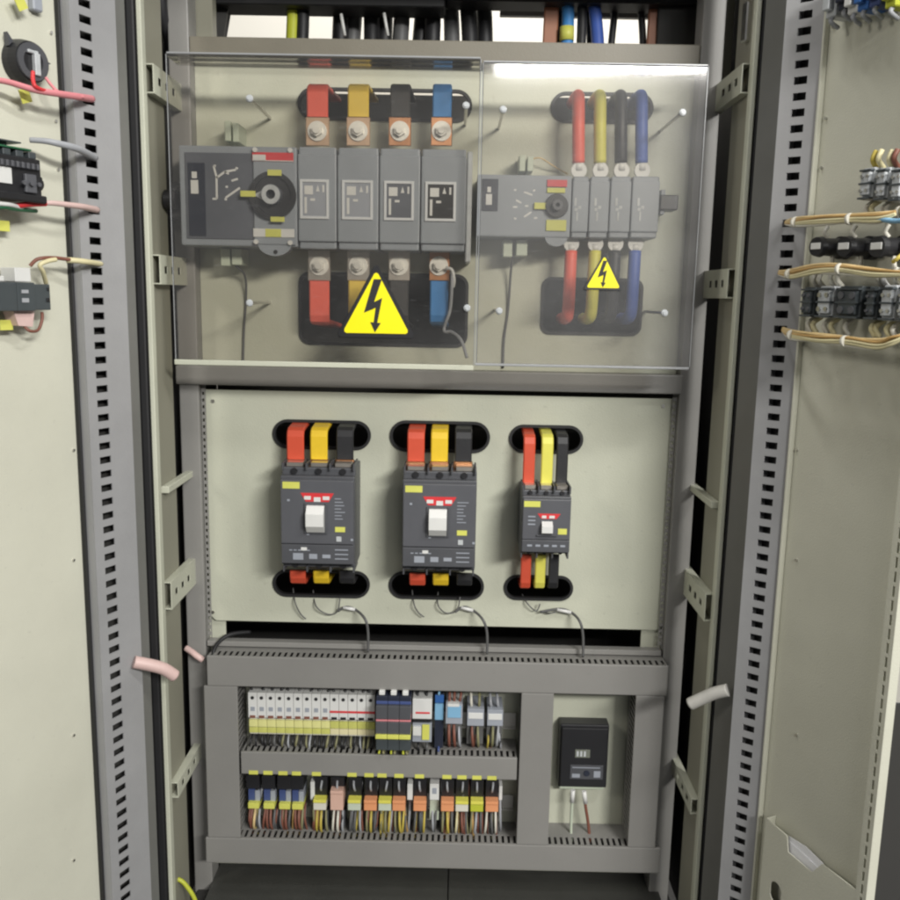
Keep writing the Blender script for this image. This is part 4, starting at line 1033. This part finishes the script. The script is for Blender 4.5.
for (pts, lab, m) in (([(573, 792), (572, 805), (571, 825), (571, 842)], 'pale green wire with white ferrule under the black controller, left one', 'palegreen'),
                 ([(584, 793), (585.5, 806), (588, 822), (590, 842)], 'dark brown wire with white ferrule under the black controller, right one', 'brown')):
    th = thing('control_wire', lab, 'wire', P(*pts[0], .0), 0, 'wires under the black controller')
    MB(th.location).tube([P(a, b, .0) for a, b in pts], .0030, 9).build('sheath', m, th)
    MB(th.location).tube([P(pts[0][0], pts[0][1] - 2, -.002), P(pts[1][0], pts[1][1] - 3, -.002)], .0045, 10).build('ferrule', 'white', th)

# ================================================================== THINGS ABOVE THE TOP BEAM
def up_cable(px, m, r, lab, lean=0, Y=.12, sheath=None, name='power_cable'):
    a = P(px, 48, Y); b = P(px + lean, -25, Y + .02)
    th = thing(name, lab, 'cable', a); MB(a).tube([a + Vector((0, 0, -.06)), a, (a + b) / 2 + Vector((.002, 0, 0)), b], r, 12).build('sheath', m, th)
    if sheath: MB(a).tube([P(px, 27, Y) , P(px - .3, 41, Y)], r * 1.15, 12).build('colour_sleeve', sheath, th)
up_cable(292, 'ygreen', .0115, 'yellow green earth cable rising above the top beam')
up_cable(567, 'skyblue', .0115, 'blue cable with yellow sleeve rising above the top beam', 0, .12, 'tag')
up_cable(581, 'blacksl', .009, 'black cable rising above the beam between two blue cables', 0)
up_cable(598, 'royal', .0115, 'blue cable leaning left above the top beam, right of black cable', -8)
up_cable(302, 'blacksl', .012, 'thick black cable beside the yellow green earth cable above the beam', 0)
for i, (px, l2) in enumerate(((340, 0), (352, 3), (372, -3), (384, 0), (400, 2), (420, 3), (432, 0), (452, -4), (470, -6), (485, -4))):
    up_cable(px, ('blacksl', 'dwire', 'blacksl')[i % 3], .0155, f'thick dark cable above the top beam, {ORD[i]} from the left of the dark bunch', l2, .16 + .02 * (i % 2))
for (px, lab) in ((549, 'brown flat bar rising above the beam left of the blue cable'), (653, 'brown flat bar rising above the beam near its right end')):
    a = P(px, 50, .13); th = thing('busbar', lab, 'busbar', a)
    MB(a).strap([a + Vector((0, 0, -.05)), a + Vector((.004, .01, .15)), a + Vector((.004, .01, .25))], .027, .01).build('sleeve', 'brownbar', th)
for (px, l2, lab) in ((558, 1, 'thin black cable left of the blue cable with yellow sleeve'), (590, -4, 'thin black cable between the black and the leaning blue cable'), (611, 5, 'thin black cable in the bright gap at the upper right'), (643, -6, 'thin black cable left of the right brown bar'), (222, 9, 'black cable at the left end of the top opening')):
    up_cable(px, 'blacksl', .0065, lab, l2, .15)
for (px, py0, py1, lab) in ((345, 14, 36, 'thin white cable tie end on the dark cables, left one'), (388, 13, 36, 'thin white cable tie end on the dark cables, right one')):
    a = P(px, py1, .11)
    tag(MB(a).tube([a, P(px - 4, py0, .11)], .003, 8).build('cable_tie', 'white'), lab, 'cable tie')

# dark red cable hanging in the top right corner
wire('power_cable', 'dark red cable hanging in the upper right corner of the cabinet', 'cable', [P(708, -20, .04), P(709, 15, .04), P(716, 35, .05), P(722, 60, .08), P(720, 100, .12)], .008, 'brown')
wire('power_cable', 'black cable hanging in the upper left corner of the cabinet', 'cable', [P(160, -20, -.02), P(163, 20, .0), P(170, 45, .04), P(164, 80, .08)], .010, 'blacksl')

# ================================================================== LOOSE SLEEVES AND WIRES AT THE SIDES
def sleeve(label, pts, r, m):
    th = thing('plastic_sleeve', label, 'sleeve', pts[0])
    MB(pts[0]).tube(pts, r, 16).build('tube', m, th)
    d = (Vector(pts[-1]) - Vector(pts[-2])).normalized()
    MB(pts[0]).cyl(Vector(pts[-1]) + d * .0002, d, r * .62, .0006, 14).build('bore', 'peach', th)
sleeve('short pale pink sleeve poking inward from the left door edge', [P(134, 662, -.23), P(150, 665, -.22), P(164, 669, -.21), P(175, 676, -.20)], .0105, 'palepink')
sleeve('short off white sleeve poking inward from the right door edge', [P(728, 690, -.23), P(715, 693, -.22), P(703, 698, -.21), P(690, 704, -.20)], .0105, 'greysleeve')
sleeve('small pink cable end at the left foot of the middle panel', [P(186, 648, -.01), P(192, 652, -.015), P(197, 656, -.02), P(203, 660, -.02)], .006, 'palepink')
wire('earth_wire', 'bent yellow green earth wire at the lower left of the cabinet', 'wire', [P(168, 878, -.12), P(180, 880, -.12), P(188, 888, -.12), P(195, 900, -.12), P(198, 915, -.12)], .0042, 'ygreen')
wire('control_cable', 'black cable bending over the left end of the top duct', 'cable', [P(213, 660, -.03), P(214, 650, -.02), P(221, 640, 0), P(232, 634, .015), P(250, 632, .04)], .004, 'gasket')

# ================================================================== LEFT DOOR DEVICES
def dthing(D, name, label, cat, px, py, off=0, group=None):
    q = D.at(px, py, off)
    t = thing(name, label, cat, D.world((q.x, -.0003, q.z)), D.phi, group)
    return t, q
def dl_(D, o, px, py, off):            # local offset of a measured point from the thing's origin
    q = D.at(px, py, off); return q - Vector((o.x, 0, o.z))
def dwire_(D, name, label, cat, pts, r, m, group=None, r_end=None):
    w = [D.world(D.at(a, b, off)) for a, b, off in pts]
    return tag(MB(w[0]).tube(w, r, 10, 6, r_end).build(name, m), label, cat, group)
# round black buzzer back
t, o = dthing(DL, 'buzzer', 'round black buzzer with pink wires on the left door', 'buzzer', 31, 62, .02)
r = .029
m = MB(); m.cyl((0, 0, 0), (0, -1, 0), r * 1.08, .010, 32, r * 1.04); m.cyl((0, -.0101, 0), (0, -1, 0), r * 1.04, .012, 32, r * .92); m.build('housing', 'black', t)
m = MB(); m.ring((0, -.0222, 0), (0, -1, 0), r * .55, r * .86, .003, 32); m.build('rim', 'brk', t)
m = MB(); m.box(-.001, .008, -.030, -.0222, -.018, .011, .001); m.box(-.010, .007, -.028, -.0222, .010, .0145, .001); m.build('terminal_label', 'smoke', t)
m = MB(); m.prism([(-r * 1.0, r * 1.15), (-r * .95, r * .55), (-r * .7, r * .8)], -.012, -.004); m.build('fixing_ear', 'brk', t)
m = MB(); m.prism([(r * 1.4, r * .25), (r * .95, r * .05), (r * .85, r * .4)], -.012, -.004); m.build('fixing_ear', 'brk', t)
dwire_(DL, 'signal_wire', 'pink wire bundle from the left picture edge into the slotted channel', 'wire', [(-12, 79, .03), (8, 82, .035), (35, 90, .045), (60, 94, .05), (80, 97, .045), (92, 99, .024)], .0036, 'pink', None, .0052)
dwire_(DL, 'signal_wire', 'thin pink wire leaving the right side of the round buzzer', 'wire', [(46, 78, .035), (52, 86, .045), (60, 93, .05), (72, 96, .047), (84, 97, .05)], .0022, 'pink')
dwire_(DL, 'signal_wire', 'thin red pink wire under the round buzzer', 'wire', [(33, 72, .04), (33, 80, .046), (36, 87, .05), (48, 92, .048)], .0028, 'sredl')
def dtag(px, py, w, h, lab, rot=0):
    q = DL.at(px, py, .02)
    m = MB(); c, s = math.cos(R_(rot)), math.sin(R_(rot))
    pl_ = [(c * x - s * z, s * x + c * z) for x, z in ((-w / 2, -h / 2), (w / 2, -h / 2), (w / 2, h / 2), (-w / 2, h / 2))]
    m.prism(pl_, -.0012, 0); ob = m.build('wire_tag', 'tag'); ob.location = DL.world((q.x, -.02, q.z)); ob.rotation_euler = (0, 0, DL.phi)
    tag(ob, lab, 'tag', 'yellow wire tags on the left door')
dtag(25, 96, .017, .018, 'yellow tag hanging under the round black buzzer', 20)
dtag(20, 2, .016, .02, 'yellow tag at the top left corner of the photo', 30)
dtag(4, 226, .016, .014, 'yellow tag below the black controller module', 0)
dtag(6, 325, .02, .014, 'yellow tag under the dark contact block', 0)
q = DL.at(42, 3, .02); ob = MB().box(-.008, .008, -.012, 0, -.01, .012, .002).build('terminal_block', 'relaygrey'); ob.location = DL.world((q.x, -.001, q.z)); ob.rotation_euler = (0, 0, DL.phi); tag(ob, 'small grey terminal at the top of the left door', 'terminal')
# black controller module with green board
t, o = dthing(DL, 'control_module', 'black control module with green circuit board on the left door', 'module', 18, 198, .05)
g = lambda px, py, off=.05: dl_(DL, o, px, py, off)
a = g(-22, 198); b = g(40, 160)
m = MB(); m.box(a.x, b.x, -.05, -.0005, 0, b.z, .002, 2); m.box(a.x, b.x + .002, -.058, -.0505, -.004, .006, .0015); m.build('housing', 'black', t)
m = MB(); m.box(a.x, b.x - .010, -.046, -.002, b.z + .010, b.z + .0125, .0004); m.build('circuit_board', 'pcb', t)
m = MB()
for k in range(5): m.box(a.x + .006 + k * .02, a.x + .018 + k * .02, -.044, -.02, b.z + .0005, b.z + .0095, .001)
m.build('component', 'slate', t)
m = MB()
w_ = b.x - a.x
for k in range(9): m.box(b.x - .012 - k * .008, b.x - .008 - k * .008, -.0585, -.0504, b.z * .72, b.z * .86, .0005)
m.box(b.x - .030, b.x - .012, -.056, -.0504, b.z * .15, b.z * .6, .001)
for k in range(3): m.cyl((b.x - .012 - k * .012, -.0585, .02), (0, -1, 0), .003, .003, 10)
m.build('connector', 'brk2', t)
MB().box(a.x, g(11, 180).x, -.0522, -.0504, g(11, 184).z, g(11, 168).z, .0003).build('white_label', 'white', t)
m = MB(); m.box(b.x + .0003, b.x + .012, -.04, -.012, b.z * .28, b.z * .62, .002); m.cyl((b.x + .012, -.026, b.z * .45), (1, 0, 0), .008, .006, 12); m.build('side_plug', 'black', t)
m = MB(); m.box(a.x, b.x - .022, -.042, -.006, b.z + .0185, b.z + .0205, .0004); m.cyl((b.x - .04, -.026, b.z + .0128), (0, 0, 1), .006, .0055, 14); m.cyl((b.x - .07, -.02, b.z + .0128), (0, 0, 1), .005, .0055, 14); m.build('upper_board', 'slate', t)
dwire_(DL, 'control_cable', 'grey cable from the black module into the slotted channel', 'cable', [(30, 140, .03), (45, 141, .045), (60, 144, .055), (78, 149, .055), (95, 158, .022)], .0038, 'gcable', None, .0055)
dwire_(DL, 'control_cable', 'pale pink cable below the black module into the slotted channel', 'cable', [(34, 204, .04), (50, 203, .05), (70, 205, .055), (84, 207, .05), (97, 210, .022)], .0032, 'palepink', None, .005)
dwire_(DL, 'signal_wire', 'red wire running under the black module', 'wire', [(8, 207, .04), (22, 205, .045), (32, 204, .045), (46, 203.5, .05)], .004, 'sredl')
dwire_(DL, 'signal_wire', 'green wire running under the black module', 'wire', [(-8, 208, .045), (4, 207, .05), (14, 209, .045), (36, 211, .03)], .003, 'pcb')
dwire_(DL, 'signal_wire', 'white wire running under the black module', 'wire', [(-8, 203, .05), (3, 204, .052), (11, 205, .05), (22, 208, .04)], .003, 'white')
# dark contact block
t, o = dthing(DL, 'contact_block', 'dark grey contact block with white label on the left door', 'contact block', 26, 311, .045)
g = lambda px, py, off=.045: dl_(DL, o, px, py, off)
a = g(-14, 311); b = g(52, 283); mid = g(34, 283).x; low = g(16, 283).x
m = MB(); m.box(low, mid, -.046, -.0005, 0, b.z, .0015, 2); m.box(mid + .0004, b.x, -.040, -.0005, .001, b.z - .002, .0015, 2); m.box(a.x, low - .0004, -.046, -.0005, .0, b.z, .0015, 2)
m.build('housing', 'slate', t)
m = MB(); m.box(low + .006, low + .017, -.0475, -.0464, b.z * .3, b.z * .45, 0); m.box(low + .006, low + .017, -.0475, -.0464, b.z * .62, b.z * .74, 0); m.build('printed_marks', 'gcable', t)
m = MB(); m.box(b.x - .008, b.x - .002, -.042, -.0404, b.z * .32, b.z * .46, .0004); m.box(b.x - .006, b.x - .002, -.042, -.0404, b.z * .72, b.z * .84, .0004); m.build('terminal_screw', 'black', t)
p = g(18, 281); q = g(33, 268); m = MB(); m.box(p.x, q.x, -.040, -.01, b.z + .0005, q.z, .001); m.box(a.x, low - .01, -.035, -.01, b.z + .0005, b.z + .008, .001); m.build('white_label', 'white', t)
m = MB(); m.prism([(g(19, 313).x, -.0005), (g(40, 313).x, -.0005), (g(38, 327).x, g(38, 327).z), (g(24, 326).x, g(24, 326).z)], -.034, -.012); m.build('terminal_shroud', 'palepink', t)
dwire_(DL, 'signal_wire', 'brown wire looping under the dark contact block', 'wire', [(24, 326, .03), (30, 331, .035), (38, 330, .03), (42, 320, .03), (42, 312, .03)], .0022, 'brown')
dwire_(DL, 'signal_wire', 'brown wire arching above the dark contact block', 'wire', [(30, 266, .03), (36, 260, .035), (44, 258, .04), (56, 258, .04), (72, 260, .04)], .0026, 'brown')
dwire_(DL, 'signal_wire', 'cream wire dropping onto the dark contact block', 'wire', [(46, 283, .02), (43, 272, .035), (40, 265, .04), (48, 261, .043), (56, 259.5, .044)], .0032, 'cream')
dwire_(DL, 'signal_wire', 'cream tube plugged into a slot of the left channel', 'wire', [(66, 260, .035), (76, 260.5, .043), (88, 262, .045), (101, 264, .022)], .0042, 'cream')

# ================================================================== RIGHT DOOR DEVICES
def rblock(label, x0, x1, y0, y1, m, pins_up=(), pins_dn=(), off=.05):
    t, o = dthing(DR, 'contact_block', label, 'contact block', (x0 + x1) / 2, y1, off, 'contact blocks on the right door')
    a = dl_(DR, o, x0, y1, off); b = dl_(DR, o, x1, y0, off); w = (b.x - a.x) * .46; h = b.z
    bb = MB(); bb.box(-w, w, -off, -.0005, 0, h, .0015, 2); bb.box(-w * .8, w * .8, -off - .006, -off - .0001, h * .14, h * .86, .001); bb.build('housing', m, t)
    dk = MB()
    for zz in (.02, .47, .88): dk.box(-w * 1.02, w * 1.02, -off - .0072, -off - .0062 if False else -off + .001, h * zz, h * (zz + .06), .0003)
    dk.build('ridge', 'slate', t)
    for u in (-.5, .5):
        s = MB(); s.cyl((w * u, -off - .0062, h * .72), (0, -1, 0), w * .26, .002, 12); s.cyl((w * u, -off - .0062, h * .28), (0, -1, 0), w * .26, .002, 12); s.build('terminal_screw', 'steel' if m == 'smoke' else 'brk2', t)
    for (ms, zz, sg) in ((pins_up, h, 1), (pins_dn, 0, -1)):
        for k, mm in enumerate(ms):
            xx = -w * .5 + w * k * (1 if len(ms) > 1 else 0)
            MB().tube([(xx, -off * .6, zz), (xx + .002 * sg, -off * .85, zz + sg * .010), (xx + .004, -off * .8, zz + sg * .022)], .0034, 8).build('lead_wire', mm, t)
    return t
rblock('smoky contact block left in the upper right group', 859, 874, 167, 200, 'smoke', ('ywire', 'cream'), ('offwhite', 'cream'))
rblock('smoky contact block second in the upper right group', 875, 889, 167, 201, 'smoke', ('cream', 'brown'), ('offwhite', 'offwhite'))
rblock('smoky contact block at the right picture edge in the upper group', 890, 905, 167, 202, 'smoke', ('offwhite', 'brown'), ('offwhite', 'cream'))
rblock('dark contact block leftmost in the lower right group', 801, 815, 287, 317, 'slate', ('offwhite', 'offwhite'), ('offwhite', 'cream'))
rblock('smoky contact block second in the lower right group', 816, 834, 286, 318, 'smoke', ('offwhite', 'offwhite'), ('offwhite', 'cream'))
rblock('dark wide contact block third in the lower right group', 835, 862, 286, 319, 'slate', (), ('offwhite',))
rblock('dark slim contact block left of the edge in the lower group', 865, 878, 287, 320, 'slate', ('offwhite', 'white'), ('cream', 'cream'))
rblock('smoky contact block at the right picture edge in the lower group', 879, 896, 285, 321, 'smoke', ('offwhite', 'cream'), ('cream', 'offwhite'))
rblock('smoky contact block cut by the right picture edge in the lower group', 897, 912, 285, 321, 'smoke', ('offwhite', 'ywire'), ('cream', 'offwhite'))
for (px, lab) in ((824, 'left'), (852, 'middle'), (885, 'right')):
    t, o = dthing(DR, 'push_button_back', f'black round push button back with white label, {lab} of the three', 'push button', px, 247, .04, 'black push button backs on the right door')
    r = .0145
    m = MB(); m.cyl((0, 0, 0), (0, -1, 0), r * 1.1, .012, 24); m.cyl((0, -.0122, 0), (0, -1, 0), r * .9, .034, 24, r * .82); m.cyl((0, -.0463, 0), (0, -1, 0), r * 1.0, .008, 24, r * .9); m.build('housing', 'black', t)
    m = MB(); m.box(-r * 1.5, -r * .8, -.03, -.0005, -r * .5, r * .5, .002); m.box(r * .8, r * 1.5, -.03, -.0005, -r * .5, r * .5, .002); m.build('side_lug', 'black', t)
    MB().box(-r * .62, r * .62, -.0556, -.0544, -r * .25, r * .35, .0004).build('white_label', 'white', t)
    MB().tube([(-r * .3, -.03, r * .9), (-r * .5, -.034, r * 1.4), (-r * .4, -.03, r * 2.0)], .003, 8).build('lead_wire', 'offwhite', t)
    MB().tube([(r * .5, -.03, -r * .9), (r * .8, -.034, -r * 1.4), (r * .7, -.03, -r * 1.9)], .003, 8).build('lead_wire', 'offwhite', t)
def bundle(label, pts, r, m2='orange'):
    w = [DR.world(DR.at(a, b, off)) for a, b, off in pts]
    th = thing('wire_bundle', label, 'wire bundle', w[0], 0, 'ochre wire bundles on the right door'); o = th.location
    for k in range(8):
        j0 = Vector((0, 0, r * .85 * math.cos(k * 2.4))) + Vector((0, -1, 0)) * r * .85 * math.sin(k * 2.4) * (1 if k else 0)
        MB(o).tube([p + (j0 + Vector((0, 0, rnd(-.3, .3) * r))) * (1 if 0 < i < len(w) - 1 else .4) for i, p in enumerate(w)], r * .36, 7).build('strand', ('orange', 'cream', 'orange', 'ochre', 'offwhite', 'orange', 'cream', 'ochre')[k], th)
    for i in (1, 3):
        d = (w[i + 1] - w[i - 1]).normalized()
        MB(o).tube([w[i] - d * .0025, w[i] + d * .0025], r * 1.3, 12).build('cable_tie', 'offwhite', th)
bundle('upper ochre wire bundle running from the slotted channel above the push buttons', [(786, 223, .024), (796, 222, .05), (820, 220, .06), (850, 219, .06), (878, 217, .06), (895, 213, .055)], .006)
bundle('middle ochre wire bundle running just below the push buttons', [(779, 273, .024), (790, 274, .05), (815, 270, .062), (840, 269, .064), (870, 273, .064), (905, 274, .06)], .006)
bundle('lower ochre wire bundle sagging under the contact blocks', [(783, 330, .024), (792, 335, .05), (815, 338, .06), (845, 341, .06), (875, 345, .06), (890, 341, .06), (905, 336, .055)], .006)
dwire_(DR, 'signal_wire', 'blue grey wire joining the upper ochre bundle', 'wire', [(876, 218, .06), (886, 220, .06), (897, 221, .06), (910, 219, .06)], .0032, 'lblue')
dwire_(DR, 'signal_wire', 'yellow wire by the push buttons at the right picture edge', 'wire', [(893, 262, .06), (898, 258, .06), (905, 252, .05)], .0026, 'ywire')
for (px, py, m, lab) in ((833, 6, 'smoke', 'pale terminal at the top of the right door, leftmost'), (846, -2, 'navy', 'navy terminal at the top of the right door'), (855, 2, 'white', 'white terminal at the top of the right door'), (865, -1, 'blue', 'blue terminal at the top of the right door'), (877, -5, 'indigo', 'indigo terminal at the top of the right door'), (893, -4, 'ygreen', 'yellow green terminal at the top right corner')):
    t, o = dthing(DR, 'terminal_block', lab, 'terminal', px, py + 12, .03, 'terminals at the top of the right door')
    m_ = MB(); m_.box(-.009, .009, -.035, -.0005, 0, .05, .0015); m_.box(-.006, .006, -.045, -.0352, .008, .042, .001); m_.build('housing', m, t)
    MB().tube([(0, -.03, .0005), (.002, -.035, -.006), (.001, -.02, -.012)], .003, 8).build('lead_wire', 'gcable', t)

# ================================================================== ROOM
o = MB().box(-4, 4, 1.6, 1.65, -.05, 4, 0).build('wall', 'wallp'); tag(o, 'pale room wall seen through the gap above the top beam', 'wall')
o = MB().box(-4, 4, -4, 1.59, -.06, -.05, 0).build('floor', 'floorp'); struct(o); o['label'] = 'dark floor under the cabinet'

# ================================================================== LIGHT
W = bpy.data.worlds.new('World'); S.world = W; W.use_nodes = True
bg = W.node_tree.nodes['Background']; bg.inputs[0].default_value = (.95, .97, 1.0, 1); bg.inputs[1].default_value = .11
def area(name, loc, tgt, sx, sy, power, col=(1, .99, .965)):
    l = bpy.data.lights.new(name, 'AREA'); l.shape = 'RECTANGLE'; l.size = sx; l.size_y = sy; l.energy = power; l.color = col
    ob = bpy.data.objects.new(name, l); COL.objects.link(ob); ob.location = loc
    ob.rotation_euler = (Vector(tgt) - Vector(loc)).to_track_quat('-Z', 'Y').to_euler()
    return ob
area('ceiling_lamp', (1.05, -1.5, 2.9), (.5, -.7, .6), .75, .14, 23)
area('ceiling_lamp', (-.5, -.42, 3.9), (-.1, -.45, 0), 1.2, .14, 24)  # unseen overhead fill, added to brighten the doors
area('ceiling_lamp', (.90, -4.4, 2.84), (.6, -2.0, 0), 1.42, .07, 30)
area('ceiling_lamp', (2.15, -4.2, 3.05), (.2, -.5, .9), 1.5, .35, 222, (1, .985, .945))  # unseen fill from the front right, added to brighten panels and left door
area('ceiling_lamp', (-2.3, -1.9, 2.6), (.4, -.3, .9), .5, .5, 17, (1, .95, .87))  # unseen fill added on the left, in place of bounce on the right door
area('ceiling_lamp', (.2, .9, 3.2), (.2, 1.6, 2.2), 1.2, .3, 18)  # unseen lamp added to light the room wall behind the cabinet

# ================================================================== RENDER SETTINGS
S.render.engine = 'CYCLES'
S.view_settings.view_transform = 'Standard'; S.view_settings.look = 'None'; S.view_settings.exposure = 0; S.view_settings.gamma = 1
S.cycles.use_denoising = True
S.cycles.max_bounces = 8; S.cycles.transparent_max_bounces = 12
S.cycles.pixel_filter_type = 'GAUSSIAN'; S.cycles.filter_width = 2.6
S.render.resolution_x = 1024; S.render.resolution_y = 1024
